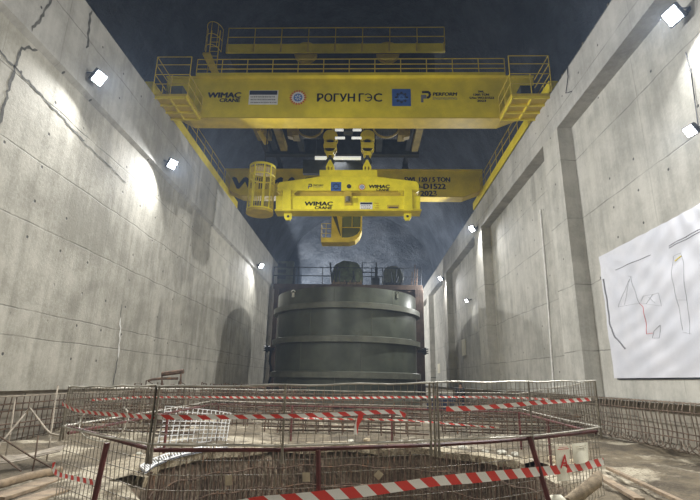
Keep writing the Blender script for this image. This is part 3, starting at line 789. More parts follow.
q = MB(); a = bp(348.2, 204); q.cyl((a[0], BY-hd-.16, a[1]-.1), (a[0], BY-hd-.16, a[1]+.22), .16, 16); q.build('pin', M['rail_st'], ml)
yb = BY-hd-.006
disc('hole', ub, yb, 349, 186.3, 2.3, M['machine'], .01, 20)
p_logo(ub, yb, 308, 183.8, .4)
blue_sign(ub, yb, 331, 182, 341, 191)
emblem(ub, yb, 362, 187, .42)
wimac(ub, yb, 369, 184.8, 389.5, 191)
wimac(lwb, yb, 305, 201.6, 332.5, 209.2)
notice(lwb, yb, 360, 202.2, 372.4, 209.6)
plate('slot', lwb, yb, 387, 205, 399, 208.5, M['yellow_dk'])
plate('slot_dark', lwb, yb-.008, 388.5, 206.6, 398, 208.3, M['brown'], .004)
for k in range(3): put(('SWL', '120', 'TON')[k], 'lettering', lwb, yb, 374.5, 202.8+k*2.2, 379, 204+k*2.2, 0, .01, M['red_txt'])

bx, bz0 = bp(259.6, 213)[0], bp(261, 214)[1]; bz1 = bp(261, 167)[1]; br_ = .80
bk = thing('man_basket', (bx, BY, bz0), 'round yellow caged man basket hanging left of the lifting beam', 'basket')
q = MB(); q.lathe([(0, 0), (br_+.03, 0), (br_+.03, .16), (0, .16)], (bx, BY, bz0), 32); q.build('floor', M['yellow_dk'], bk)
for z, h in ((bz1-.14, .14), (bz1-.75, .07), (bz0+.16, .07)):
    q = MB(); q.lathe([(br_-.02, 0), (br_+.02, 0), (br_+.02, h), (br_-.02, h), (br_-.02, 0)], (bx, BY, z), 32); q.build('hoop', YB, bk)
q = MB()
for k in range(36):
    a = 2*math.pi*k/36; q.bar((bx+br_*math.cos(a), BY+br_*math.sin(a), bz0+.1), (bx+br_*math.cos(a), BY+br_*math.sin(a), bz1-.05), .016, 5)
for z in (.8, 1.3, 1.8): q.tube([(bx+br_*math.cos(2*math.pi*i/32), BY+br_*math.sin(2*math.pi*i/32), bz0+z) for i in range(32)], .014, 5, True)
q.build('cage_bars', M['yellow'], bk)
q = MB()
for a in (-2.5, -1.95, -1.2, -.65, .5, 1.6, 2.6): q.box((bx+br_*math.cos(a), BY+br_*math.sin(a), (bz0+bz1)/2), (.1, .03, bz1-bz0-.1), Matrix.Rotation(a+math.pi/2, 3, 'Z'))
q.build('upright', YB, bk)
q = MB(); q.lathe([(0, 0), (br_, 0), (br_, .04), (0, .04)], (bx, BY, bz1-.3), 32); q.build('roof', M['yellow_dk'], bk)
q = MB(); q.bar((bx+.12, BY, bz1-.3), (bx+.12, BY, 17.95), .03, 6); q.box((bx+.12, BY, bz1+.25), (.12, .08, .3)); q.build('hanging_rope', M['machine'], bk)

# ------------------------------------------------------------------ steel ring and bulkhead
RX, RY, RR = -1.43, 40.0, 5.82
rg = thing('steel_ring', (RX, RY, 0), 'huge dark steel ring of stacked courses standing before the bulkhead', 'steel ring')
q = MB(); q.lathe([(RR, 0), (RR, 8.4), (RR-.12, 8.4), (RR-.12, 0), (RR, 0)], (RX, RY, .1), 128); q.build('shell', M['ring'], rg, smooth=True)
for z in (6.92, 4.48, 1.98, .1):
    q = MB(); e = .32
    q.lathe([(RR-.02, 0), (RR+e, 0), (RR+e, .40), (RR+.05, .47), (RR-.02, .47), (RR-.02, 0)], (RX, RY, z), 128); fl = q.build('flange', M['ring_fl'], rg, smooth=True)
for px, dz in ((293, 0), (397, 0)):
    a = onY(px, 290, 35.2); an = math.atan2(-(math.sqrt(max(.1, RR**2-(a.x-RX)**2))), a.x-RX)
    p = Vector((RX+(RR+.06)*math.cos(an), RY+(RR+.06)*math.sin(an), 8.1)); q = MB()
    q.box(p, (.2, .12, .34), Matrix.Rotation(an+math.pi/2, 3, 'Z')); q.tube([p + Vector((.14*math.cos(t_), -.05, .22+.14*math.sin(t_))) for t_ in [i*.55 for i in range(7)]], .04, 6)
    q.build('lifting_eye', M['lime'] if px < 300 else M['ring_fl'], rg)
for sg in (-1, 1):
    q = MB(); x_ = RX+sg*(RR+.35)
    q.box((x_, RY-1, 4.2), (.7, .3, .22)); q.box((x_+sg*.25, RY-1, 4.2), (.14, .5, .55))
    for dz in (-.16, 0, .16): q.bar((x_, RY-1.2, 4.2+dz), (x_+sg*.5, RY-1.2, 4.2+dz), .05)
    q.build('clamp', M['black'], rg)
q = MB(); q.tube([(RX-RR-.3, RY-1, 4.1), (RX-RR-.35, RY-1, 3.2), (RX-RR-.1, RY-1, 2.3), (RX-RR-.4, RY-1, 1.2), (RX-RR-.9, RY-1, .2)], .09, 6); q.build('hose', M['black'], rg)
# lengthwise weld seams
for a in (-1.9, -1.1, -2.6):
    for z0, z1 in ((.6, 1.98), (2.45, 4.48), (4.95, 6.92), (7.4, 8.4)):
        q = MB(); aa = a + .25*math.sin(z0*2); q.bar((RX+RR*math.cos(aa), RY+RR*math.sin(aa), z0), (RX+RR*math.cos(aa), RY+RR*math.sin(aa), z1), .025, 5); q.build('weld_seam', M['ring_fl'], rg)

BKY = 50
bh = thing('bulkhead', (-1.7, BKY, 0), 'rusty brown bulkhead wall closing the shaft behind the steel ring', 'bulkhead')
bxa, bxb, bzt = -9.75, 6.2, 11.85
q = MB(); q.span((bxa, BKY+.3, 0), (bxb, BKY+1.0, bzt)); q.build('panel', M['brown'], bh)
q = MB(); q.span((bxa-.1, BKY, bzt-.55), (bxb+.1, BKY+1.2, bzt)); q.build('top_beam', M['brown'], bh, bevel=.03)
for xx in (bxa+.3, bxb-.5, bxb-.05):
    q = MB(); q.span((xx-.22, BKY-.1, 0), (xx+.22, BKY+.3, bzt-.5)); q.build('post', M['brown'], bh, bevel=.02)
for k in range(8):
    q = MB(); q.span((bxa+.8+k*2.05, BKY+.1, bzt-1.3), (bxa+1.0+k*2.05, BKY+.3, bzt-.55)); q.build('stiffener', M['brown'], bh)
q = MB(); q.prism([(bxb-1.6, bzt-.6), (bxb-.4, bzt-.6), (bxb-.4, bzt-1.7)], BKY+.05, BKY+.25, 'xz'); q.build('gusset', M['brown'], bh)
rl = railing('railing', bh, [(bxa-.15, BKY+.2), (bxb, BKY+.2)], bzt, (.95, 1.9), 7, M['machine'], .05)
q = MB()
for xx, h in ((5.2, 1.6), (5.5, 2.4), (5.75, 1.9)):
    q = MB(); q.bar((xx, BKY+.5, bzt), (xx+.1, BKY+.5, bzt+h), .05); q.build('starter_rod', M['rust'], bh)
# block standing on the left end, covered machines
t = thing('concrete_block', (-8.75, BKY+.7, bzt), 'weathered olive block standing at the left end of the bulkhead top', 'block')
q = MB(); q.span((-9.55, BKY+.4, bzt), (-7.8, BKY+1.15, bzt+2.65)); q.build('body', M['green_blk'], t, bevel=.06)
q = MB(); q.span((-7.8, BKY+.45, bzt), (-7.6, BKY+.9, bzt+2.0)); q.build('side_plate', M['machine'], t)
q = MB()
for z in (.6, 1.3, 2.0): q.span((-9.5, BKY+.34, bzt+z), (-8.6, BKY+.42, bzt+z+.35))
q.build('louvre', M['machine'], t)
def covered(name, label, x0, x1, h, seed, mat):
    t = thing(name, ((x0+x1)/2, BKY+.75, bzt), label, 'machine'); rnd = random.Random(seed)
    nx, nz = 26, 12; vs = []; fs = []
    prof = []
    for i in range(nx+1):
        u = i/nx; e = min(1, min(u, 1-u)*6)**.5
        prof.append(h*(.45 + .55*e)*(.82+.18*math.sin(u*math.pi)) * (1+.06*noise.noise(Vector((u*7, seed, 0)))))
    for j in range(nz+1):
        v_ = j/nz; a = math.pi*v_
        for i in range(nx+1):
            u = i/nx; yy = BKY+.75 - .62*math.cos(a)*(1 if math.sin(a) < .95 else 1); zz = bzt+.35 + (prof[i]-.35)*min(1, math.sin(a)*1.9)
            d = .07*noise.noise(Vector((u*9, v_*9, seed)))
            vs.append((x0+(x1-x0)*u + d, yy + d, zz + d))
    for j in range(nz):
        for i in range(nx): fs.append((j*(nx+1)+i, j*(nx+1)+i+1, (j+1)*(nx+1)+i+1, (j+1)*(nx+1)+i))
    q = MB(); q.add(vs, fs); q.build('cover', mat, t, smooth=True)
    q = MB(); q.span((x0+.1, BKY+.25, bzt), (x1-.1, BKY+1.15, bzt+.3))
    for k in range(6): q.span((x0+.2+(x1-x0-.5)*k/5, BKY+.12, bzt+.05), (x0+.35+(x1-x0-.5)*k/5, BKY+.25, bzt+.5))
    q.build('skid', M['wood'] if seed == 1 else M['machine'], t)
    for k in range(5):
        q = MB(); xx = x0+(x1-x0)*rnd.random(); q.bar((xx, BKY+.1, bzt+.3), (xx+rnd.uniform(-.3, .3), BKY+.1, bzt+rnd.uniform(.8, h*.9)), .06); q.build('pipe', M['machine'], t)
    return t
t = covered('covered_machine', 'tall machine under a green tarpaulin on top of the bulkhead', -3.55, -.1, 2.7, 1, M['tarp'])
q = MB(); q.bar((-3.5, BKY+.4, bzt), (-3.75, BKY+.4, bzt+2.5), .1); q.build('exhaust', M['machine'], t)
covered('covered_machine', 'smaller dark covered machine right of the tarpaulined one on the bulkhead', 2.0, 4.3, 2.2, 5, M['green_blk'])
t = thing('pipe_frame', (.6, BKY+.6, bzt), 'open tube frame between the two covered machines', 'frame')
q = MB(); q.tube([(-.2, BKY+.6, bzt), (-.2, BKY+.6, bzt+2.6), (1.35, BKY+.6, bzt+2.6), (1.35, BKY+.6, bzt)], .07, 6); q.bar((-.2, BKY+.6, bzt+1.5), (1.35, BKY+.6, bzt+1.5), .06); q.build('tube', M['machine'], t)
q = MB(); q.span((.9, BKY+.4, bzt), (1.7, BKY+1, bzt+.9)); q.span((1.2, BKY+.45, bzt+.9), (1.5, BKY+.9, bzt+2.1)); q.build('motor', M['machine'], t)

# ------------------------------------------------------------------ banner on the right wall
bn = thing('banner', (XRR-.1, 14, 2.05), 'large creased white banner with line drawings hung on the right wall', 'banner')
by0, by1, bzz0, bzz1 = 9.6, 18.0, 2.05, 6.62; nx, nz = 150, 90; q = MB(); vs = []; fs = []
def fold(y, z):
    u, v_ = (by1-y)/(by1-by0), (bzz1-z)/(bzz1-bzz0)
    d = 0
    for (cu, cv, k, amp) in ((0, 0, 17, .020), (.52, -.35, 26, .022), (1.0, -.1, 18, .018)):
        r = math.hypot(u-cu, (v_-cv)*.7); a = math.atan2((v_-cv)*.7, u-cu)
        d += amp*math.sin(a*k + 2*noise.noise(Vector((u*3, v_*3, k)))) * min(1, r*2.2) * max(0, 1-r*.9)
    d += .02*noise.noise(Vector((u*5, v_*4, 1))) + .012*math.sin((u*.8+v_*1.1)*42 + 4*noise.noise(Vector((u*2, v_*2, 9))))*max(0, 1-abs(u-.3)*2.2)
    return d
def banx(y, z): return XRR-.09 - 1.1*max(-.06, fold(y, z)) 
for j in range(nz+1):
    for i in range(nx+1):
        y = by1-(by1-by0)*i/nx; z = bzz0+(bzz1-bzz0)*j/nz - .0
        vs.append((banx(y, z), y, z))
for j in range(nz):
    for i in range(nx): fs.append((j*(nx+1)+i, j*(nx+1)+i+1, (j+1)*(nx+1)+i+1, (j+1)*(nx+1)+i))
q.add(vs, fs); q.build('sheet', M['banner'], bn, smooth=True)
q = MB(); q.span((XRR-.05, by0, bzz0-.05), (XRR-.004, by1-.1, bzz0+.02)); q.build('batten', M['machine'], bn)
def bpt(px, py):
    a = onX(px, py, XRR-.1); return Vector((banx(a.y, a.z)-.006, a.y, a.z))
def stroke(q, pts, wpx):
    P = []
    for a, c in zip(pts, pts[1:]):
        k = max(1, int(math.hypot(c[0]-a[0], c[1]-a[1])/1.5)); P += [(a[0]+(c[0]-a[0])*i/k, a[1]+(c[1]-a[1])*i/k) for i in range(k)]
    P.append(pts[-1]); q.tube([bpt(*p) for p in P], wpx*.0085, 4)
q = MB()
stroke(q, [(629.5, 279), (618, 307)], .45); stroke(q, [(629.5, 279), (624, 305)], .4); stroke(q, [(630, 277), (640, 304)], .7); stroke(q, [(631.5, 277), (628, 276)], .6)
stroke(q, [(618, 307), (640, 303), (661, 306), (659, 293), (644, 296), (641, 302)], .4); stroke(q, [(648, 297), (655, 303)], .5); stroke(q, [(652, 294), (646, 304)], .5)
stroke(q, [(653, 331), (660, 325), (659, 338), (651, 338), (653, 331)], .6)
stroke(q, [(672, 256), (680, 253), (684, 262), (686, 300), (690, 334)], .4); stroke(q, [(672, 256), (671, 270), (676, 300), (682, 330)], .4); stroke(q, [(676, 300), (686, 300)], .35); stroke(q, [(682, 332), (692, 334)], .5)
q.build('drawing', M['grey_txt'], bn)
q = MB(); stroke(q, [(640, 304), (643, 307), (646, 334)], .9); stroke(q, [(646, 334), (652, 333)], .9); q.build('red_line', M['red_txt'], bn)
q = MB(); stroke(q, [(603.5, 279), (607, 303), (610.5, 325), (615, 337), (625, 348.5)], 4.2); q.build('grey_band', M['grey_band'], bn)
q = MB(); stroke(q, [(674, 261), (681, 256)], 2.2); q.build('yellow_mark', M['yellow'], bn)
q = MB(); rnd = random.Random(2)
for (xa, ya, xb, yb) in ((615, 270, 650, 255), (668, 246, 700, 229), (668, 248, 700, 232)):
    L_ = xb-xa; px = 0
    while px < L_:
        w_ = rnd.uniform(.5, 1.3); u = px/L_; u2 = min(1, (px+w_)/L_)
        stroke(q, [(xa+L_*u, ya+(yb-ya)*u), (xa+L_*u2, ya+(yb-ya)*u2)], 1.6); px += w_+.55
q.build('caption', M['grey_txt'], bn)
# white board sheets further along
for px0, py0, px1, py1, lab in ((461.5, 340, 466, 355, 'larger white sheet fixed in the far right wall recess'), (437.5, 364, 440, 373, 'small white sheet low on the farthest right wall bay')):
    a, c = onX(px0, py0, XRR-.03), onX(px1, py1, XRR-.03); t = MB(); t.span((XRR-.04, a.y, a.z), (XRR, c.y, c.z))
    tag(t.build('notice_sheet', M['paper'], None, origin=(XRR, (a.y+c.y)/2, min(a.z, c.z))), lab, 'sheet')
q = MB(); q.tube([(XRR-.05, 23.4, 10.6), (XRR-.05, 23.55, 6), (XRR-.05, 23.9, ZB+.1)], .05, 6)
tag(q.build('conduit', M['lime'], None, origin=(XRR, 23.6, ZB)), 'thin white pipe running up the wall bay left of the banner', 'pipe')

# ------------------------------------------------------------------ rebar along the wall feet
cg = thing('rebar_cage', (XR, 15, 0), 'row of rusty hairpin starter bars along the foot of the right wall', 'rebar')
rnd = random.Random(4)
for k in range(98):
    y = 7.8 + k*.22 + rnd.uniform(-.04, .04); q = MB(); j = lambda s_=.03: rnd.uniform(-s_, s_)
    x = XR-.12
    loop = [(x+.35, y, 1.38), (x+.02, y+j(), 1.36), (x-.03, y+j(), 1.2), (x+j(.02), y+j(), .62), (x-.03+j(), y+j(.05), .34), (x-.12+j(), y+j(.07), .2), (x-.26+j(), y+j(.09), .17), (x-.38+j(), y+j(.1), .27), (x-.42+j(), y+j(.1), .42+j(.08))]
    q.tube(loop, .017, 5); q.build('hairpin_bar', M['rebar_dust'], cg)
for zz, xx in ((1.12, XR-.18), (.62, XR-.18), (.5, XR-.34)):
    q = MB(); q.tube([(xx+rnd.uniform(-.02, .02), 7+i*2, zz+rnd.uniform(-.03, .03)) for i in range(14)], .016, 5); q.build('longitudinal_bar', M['rust'], cg)
cl = thing('rebar_cage', (XL, 15, 0), 'grid of rusty wall rebar along the foot of the left wall', 'rebar')
for k in range(80):
    y = 8.5 + k*.25 + rnd.uniform(-.04, .04); q = MB(); x = XL+.1
    q.tube([(x+rnd.uniform(-.02, .02), y, -.1), (x+rnd.uniform(-.02, .02), y+rnd.uniform(-.05, .05), .6), (x, y+rnd.uniform(-.04, .04), 1.22)], .015, 5); q.build('vertical_bar', M['rust'], cl)
for zz, m_ in ((1.22, 'rebar_pale'), (1.0, 'rust'), (.78, 'rust'), (.45, 'rust'), (.3, 'rust')):
    q = MB(); q.tube([(XL+.14+rnd.uniform(-.02, .02), 8+i*2, zz+rnd.uniform(-.03, .03)) for i in range(11)], .022, 5); q.build('longitudinal_bar', M[m_], cl)

def rod(pts, label, r=.02, mat='rebar_pale', name='rebar_rod', group=None):
    q = MB(); q.tube(pts, r, 6); L_ = min((Vector(p) for p in pts), key=lambda p: p.z)
    return tag(q.build(name, M[mat], None, origin=L_), label, 'rod', group)
P = lambda px, py, Y: onY(px, py, Y)
rod([P(0, 444, 10.5), P(20, 420, 11.2), P(28, 410, 11.8)][::-1] + [up_to(P(-14, 458, 9.6), 0)], 'pale leaning rod at the left edge crossing low in front of the rebar grid')
rod([up_to(P(10, 435, 11), 0), P(10, 435, 11), P(15, 400, 11.6)], 'upright pale rod near the left edge standing in front of the rebar grid')
rod([P(26, 413, 11), P(30, 408, 11), P(45, 428, 10.2), P(51, 434, 9.8), P(60, 436, 9.6)], 'bent hooked rod dropping towards the fence corner', .022)
rod([up_to(P(50, 441, 11), 0), P(50, 441, 11), P(55, 402, 11.6), P(58, 386, 12)], 'tallest upright rod beside the left corner of the fence')
rod([P(0, 437, 9.2), P(30, 456, 9.2), P(52, 468, 9.2)], 'long dark rod lying down from the left edge to the timber', .016, 'rust')
rod([P(0, 455, 9.0), P(21, 471, 8.6)], 'short dark rod lying at the far left bottom', .016, 'rust')
rod([up_to(P(36, 452, 9.6), 0), P(36, 452, 9.6), P(38, 436, 9.8)], 'short stub rod standing beyond the timber log', .016, 'rust')
# cable with ties running on the ground left
pts = [P(x, y, 9.9+.012*x) for x, y in ((-4, 462), (10, 461), (22, 459), (34, 456), (46, 453), (60, 450))]
t = thing('mesh_strip', pts[0], 'strip of cut wire mesh lying along the ground left of the fence', 'wire mesh')
q = MB(); q.tube(pts, .018, 5); q.tube([p + Vector((-.1, .35, .04)) for p in pts], .018, 5); q.build('edge_wire', M['rebar_pale'], t)
q = MB()
for i in range(46):
    u = i/45*(len(pts)-1); k = min(int(u), len(pts)-2); p = pts[k].lerp(pts[k+1], u-k); q.bar(p + Vector((.05, -.1, -.02)), p + Vector((-.12, .42, .05)), .012, 4)
q.build('cross_wire', M['rebar_pale'], t)
# timbers left bottom
a, c = onZ(-6, 486, .08), onZ(60, 470, .08)
q = MB(); q.tube([a, a.lerp(c, .5)+Vector((0, 0, .02)), c], .07, 10); tag(q.build('timber_log', M['wood'], None, True, origin=a - Vector((0, 0, .07))), 'round pale timber log lying at the left beside the fence', 'timber')
for i, (a_, c_, lab) in enumerate((((-6, 499), (56, 479), 'flat plank on the ground just in front of the timber log'), ((10, 507), (62, 490), 'plank at the bottom left corner nearest to the camera'))):
    a, c = onZ(*a_, .05), onZ(*c_, .05); d = c-a
    q = MB(); q.box((a+c)/2, (d.length, .32, .06), Matrix.Rotation(math.atan2(d.y, d.x), 3, 'Z'))
    tag(q.build('plank', M['wood'], None, bevel=.01, origin=(a+c)/2-Vector((0, 0, .03))), lab, 'plank')
# right bottom timbers
for a_, c_, wd, lab in (((608, 468), (690, 506), .1, 'long narrow batten on the ground right of the fence'), ((596, 474), (640, 500), .16, 'short board lying between the fence and the batten')):
    a, c = onZ(*a_, .06), onZ(*c_, .06); d = c-a
    q = MB(); q.box((a+c)/2, (d.length, wd, .06), Matrix.Rotation(math.atan2(d.y, d.x), 3, 'Z'))
    tag(q.build('plank', M['wood'], None, bevel=.01, origin=(a+c)/2-Vector((0, 0, .03))), lab, 'plank')
# rolled cloth and sack at the right
pts = [onY(568, 502, 7.6), onY(580, 494, 7.7), onY(590, 486, 7.8), onY(596, 481, 7.9), onY(599, 474, 8.1)]
q = MB(); q.tube(pts, [.07, .08, .09, .09, .05], 12)
for v_ in q.v: v_ += Vector((.03*noise.noise(v_*6), .03*noise.noise(v_*6+Vector((5, 0, 0))), .04*noise.noise(v_*5)))
tag(q.build('cloth_roll', M['sack'], None, True, origin=min(pts, key=lambda p: p.z)), 'rolled brown hessian slumped against the right end of the fence', 'cloth')
q = MB(); c = onY(557, 502.5, 7.6); vs = []
for j in range(9):
    for i in range(16):
        a, e = 2*math.pi*i/16, -math.pi/2+math.pi*j/8; r = 1+.18*noise.noise(Vector((math.cos(a)*2, math.sin(a)*2, e*2)))
        vs.append(c + Vector((.17*math.cos(a)*math.cos(e)*r, .09*math.sin(a)*math.cos(e)*r, .10*math.sin(e)*r)))
q.add(vs, [(j*16+i, j*16+(i+1) % 16, (j+1)*16+(i+1) % 16, (j+1)*16+i) for j in range(8) for i in range(16)])
tag(q.build('sack', M['paper'], None, True, origin=c-Vector((0, 0, .15))), 'crumpled whitish sack at the bottom right below the paper signs', 'sack')

# ------------------------------------------------------------------ fence round the pit
ZM = 1.1
def FZ(px, py): return onZ(px, py, ZM)
V7, V0, V05, V1 = FZ(62, 426), FZ(150, 444), FZ(283, 444), FZ(437, 439.8)
V2 = FZ(601, 427)
V3, V4 = Vector((4.6, 14.6, ZM)), Vector((-4.9, 15.9, ZM))
rarc = [V1, FZ(490, 437), FZ(540, 433.5), FZ(575, 430), V2]
ztop = {0: 1.64, 1: 1.71, 2: 1.80, 3: 1.86}
def at_poly(P, s_):
    for a, c in zip(P, P[1:]):
        l = (c-a).length
        if s_ <= l or c is P[-1]: return a.lerp(c, s_/l if l else 0)
        s_ -= l
def plen(P): return sum((c-a).length for a, c in zip(P, P[1:]))
def mesh_sheet(P, zf0, zf1, cell, cz, r, seed, sag=.0):
    """woven wire sheet standing on plan polyline P, heights by fraction along"""
    rnd = random.Random(seed); L = plen(P); n_ = max(2, round(L/cell)); q = MB()
    def pt(u, f):
        p = at_poly(P, u*L); z = zf0(u)*(1-f)+zf1(u)*f
        w_ = .018*noise.noise(Vector((u*9, f*4, seed)))
        return Vector((p.x+w_, p.y+w_*1.4, z))
    nz_ = max(2, round((zf1(.5)-zf0(.5))/cz))
    for i in range(n_+1):
        u = i/n_; q.tube([pt(u, f/4) for f in range(5)], r, 4)
    for k in range(nz_+1):
        q.tube([pt(i/24, k/nz_) for i in range(25)], r, 4)
    return q
def fence_panel(P, z0, zt0, zt1, label, seed, mid_posts=(), mesh_mat='galv', cell=.1, r=.0045):
    base = P[0].copy(); base.z = z0
    t = thing('mesh_fence_panel', base, label, 'fence panel')
    L = plen(P); zt = lambda u: zt0*(1-u)+zt1*u
    mesh_sheet(P, lambda u: ZM, zt, cell, .1, r, seed).build('wire_mesh', M[mesh_mat], t)
    q = MB(); q.tube([up_to(at_poly(P, L*i/16), zt(i/16)+.008*math.sin(i*1.3)) for i in range(17)], .012, 7); q.build('top_rail', M['galv_lt'], t)
    q = MB(); q.tube([up_to(at_poly(P, L*i/16), ZM-.02*math.sin(math.pi*i/16)) for i in range(17)], .012, 7); q.build('lower_rail', M['galv_lt'], t)
    for u in (0.008, *mid_posts, .992):
        p = at_poly(P, u*L); q = MB(); q.tube([up_to(p, ZM-.2), up_to(p, ZM), up_to(p, zt(u)+.01)], [.022, .014, .013], 7); q.build('post', M['galv'], t)
    return t
fence_panel([V7, V0], .9, 1.64, 1.71, 'narrow wire mesh fence panel at the left corner of the round pit', 1)
fence_panel([V0, V05, V1], .9, 1.70, 1.79, 'wide front wire mesh fence panel crossing before the steel ring', 2, (.42, .975))
fence_panel(rarc, .9, 1.80, 1.87, 'curved wire mesh fence panel at the right end of the pit', 3, (.45,))
fence_panel([V2, V3], .9, 1.87, 1.52, 'rear right wire mesh fence panel running back from the signs', 4, (.5,), 'galv', .13)
fence_panel([V3, Vector((0, 15.6, ZM)), V4], .9, 1.52, 1.46, 'far wire mesh fence panel behind the pit', 5, (.25, .5, .75), 'galv', .14, .005)
fence_panel([V4, V7], .9, 1.46, 1.64, 'rear left wire mesh fence panel running back from the left corner', 6, (.33, .66), 'galv', .13)
# red guard rail underneath, with its own wider mesh down to the ground
ctr = Vector((PX, PY, 0))
def inward(p, d): v_ = (ctr-p); v_.z = 0; return p + v_.normalized()*d
front = [inward(p, .07) for p in [V7, V0, V05, V1] + rarc[1:]]
gd = thing('guardrail', (V05.x, V05.y, 0), 'rusty red guardrail with wire netting under the front fence panels', 'guardrail')
q = MB(); q.tube([up_to(p, 1.03 + (.06 if i == 0 else 0)) for i, p in enumerate(front)], .024, 8); q.build('rail', M['red_paint'], gd)
for (tx, ty), (bx_, by_), r in (((107, 443), (93, 506), .032), ((318, 450), (319, 520), .03), ((529, 436), (553, 515), .036)):
    Yt = {107: 5.95, 318: 5.85, 529: 7.35}[tx]
    a, c = onY(tx, ty, Yt), onY(bx_, by_, Yt); d = (c-a); k = (a.z-.0)/(a.z-c.z); e = a + d*k
    q = MB(); q.bar(a, e, r, 8); q.box(e + Vector((0, 0, .02)), (.16, .16, .04)); q.build('post', M['red_paint'], gd)
mesh_sheet(front, lambda u: .02, lambda u: ZM-.03, .115, .15, .005, 21).build('wire_netting', M['galv'], gd)
rear = [inward(p, .1) for p in (V2, V3, Vector((0, 15.6, ZM)), V4, V7)]
gr = thing('guardrail', (0, 15.6, 0), 'rusty red guardrail running behind the pit under the far fence', 'guardrail')
q = MB(); q.tube([up_to(p, 1.0) for p in rear], .024, 8); q.build('rail', M['red_paint'], gr)
for p in (rear[1], Vector((.9, 15.4, 0)), Vector((-2.2, 15.4, 0)), Vector((-4.6, 15.7, 0)), rear[3].lerp(rear[4], .5), rear[0].lerp(rear[1], .5)):
    q = MB(); q.bar(up_to(p, 0), up_to(p, 1.0), .03, 8); q.build('post', M['red_paint'], gr)

# ------------------------------------------------------------------ barrier tape
def tape(pts, width, label, seed, per=.28, tail=None, twist=.25):
    rnd = random.Random(seed); pts = [Vector(p) for p in pts]
    # smooth resample
    L = plen(pts); n_ = max(12, int(L/.06)); q = MB(); S = [at_poly(pts, L*i/n_) for i in range(n_+1)]
    for _ in range(3): S = [S[0]] + [(S[i-1]+S[i]*2+S[i+1])/4 for i in range(1, len(S)-1)] + [S[-1]]
    vs = []
    for i, p in enumerate(S):
        t_ = (S[min(i+1, n_)]-S[max(i-1, 0)]).normalized(); side = Vector((0, 0, 1)).cross(t_)
        if side.length < .05: side = Vector((0, 1, 0))
        side.normalize(); upv = t_.cross(side).normalized()
        an = twist*noise.noise(Vector((i*.03, seed*3.1, 0)))*2; ww = width*(1-.3*abs(noise.noise(Vector((i*.04, seed, 4)))))
        dirv = upv*math.cos(an)+side*math.sin(an)
        vs += [p - dirv*ww/2, p + side*.004, p + dirv*ww/2]
    fs = []
    for i in range(n_): fs += [(3*i, 3*i+1, 3*i+4, 3*i+3), (3*i+1, 3*i+2, 3*i+5, 3*i+4)]
    base = min(S, key=lambda p: p.z)
    me = bpy.data.meshes.new('barrier_tape'); me.from_pydata([v_-base for v_ in vs], [], fs); me.materials.append(M['tape'])
    uv = me.uv_layers.new(name='UVMap')
    for poly in me.polygons:
        poly.use_smooth = True
        for li in poly.loop_indices:
            vi = me.loops[li].vertex_index; uv.data[li].uv = ((vi//3)*(L/n_)/per, (vi % 3)/2)
    o = bpy.data.objects.new('barrier_tape', me); COL.objects.link(o); o.location = base
    return tag(o, label, 'barrier tape')
def fence_pt(px, py, out=.05):
    """where the sight line meets the front fence, a little outside it"""
    d = ray(px, py); best = None
    PP = [V7, V0, V05, V1] + rarc[1:]
    for a, c in zip(PP, PP[1:]):
        ex, ey = c.x-a.x, c.y-a.y; den = d.x*ey - d.y*ex
        if abs(den) < 1e-9: continue
        s_ = (a.x*ey - a.y*ex)/den; u = ((d.y*s_-a.y)/ey) if abs(ey) > abs(ex) else ((d.x*s_-a.x)/ex)
        if -.02 <= u <= 1.02 and s_ > 0 and (best is None or s_ < best): best = s_
    if best is None: best = 6 if px < 500 else 9
    p = C0 + d*best; q = p - ctr; q.z = 0
    return p + q.normalized()*out
tape([fence_pt(x, y, .07) for x, y in ((230, 507), (262, 500), (300, 496.5), (350, 491.5), (400, 485), (437, 479.5), (480, 476), (520, 472), (555, 469), (580, 465.5), (599, 461))], .125, 'wide striped tape sagging along the bottom of the fence in front', 1, .34, twist=.05)
tape([fence_pt(x, y) for x, y in ((66, 403.5), (78, 410), (100, 413), (150, 416.5), (200, 417.3), (250, 416.5), (300, 415.6), (350, 413.5), (385, 411.3), (400, 411.2), (404.5, 415.5))], .05, 'striped tape along the upper left of the fence with a loose end', 2, .2, twist=.3)
tape([fence_pt(x, y) for x, y in ((444.5, 408.8), (470, 408), (500, 405.8), (530, 402.8), (560, 401), (588, 399))], .06, 'striped tape rising along the curved right fence panel', 3, .28, twist=.15)
tape([fence_pt(x, y, .06) for x, y in ((361, 413.5), (360, 418), (357, 423), (356, 428), (355.5, 434))], .07, 'short twisted tape tail hanging from the upper tape', 4, .5, twist=.4)
tape([fence_pt(x, y) for x, y in ((58, 462), (57, 470), (62, 474), (80, 478), (92, 480.5), (102, 482.5))], .06, 'pinkish faded tape low at the left corner of the fence', 5, .2, twist=.4)
tape([P(x, y, 15.35) for x, y in ((92, 400), (140, 397), (200, 397), (260, 397.5), (330, 398), (400, 397.3), (440, 397), (500, 397.2), (550, 399))], .065, 'straight striped tape along the far fence behind the pit', 6, .22, twist=.1)
tape([P(x, y, 14.9) for x, y in ((300, 418), (340, 419), (380, 419.5), (420, 421), (460, 424.5), (500, 428))], .055, 'slack striped tape low across the back of the pit', 7, .3, twist=.35)

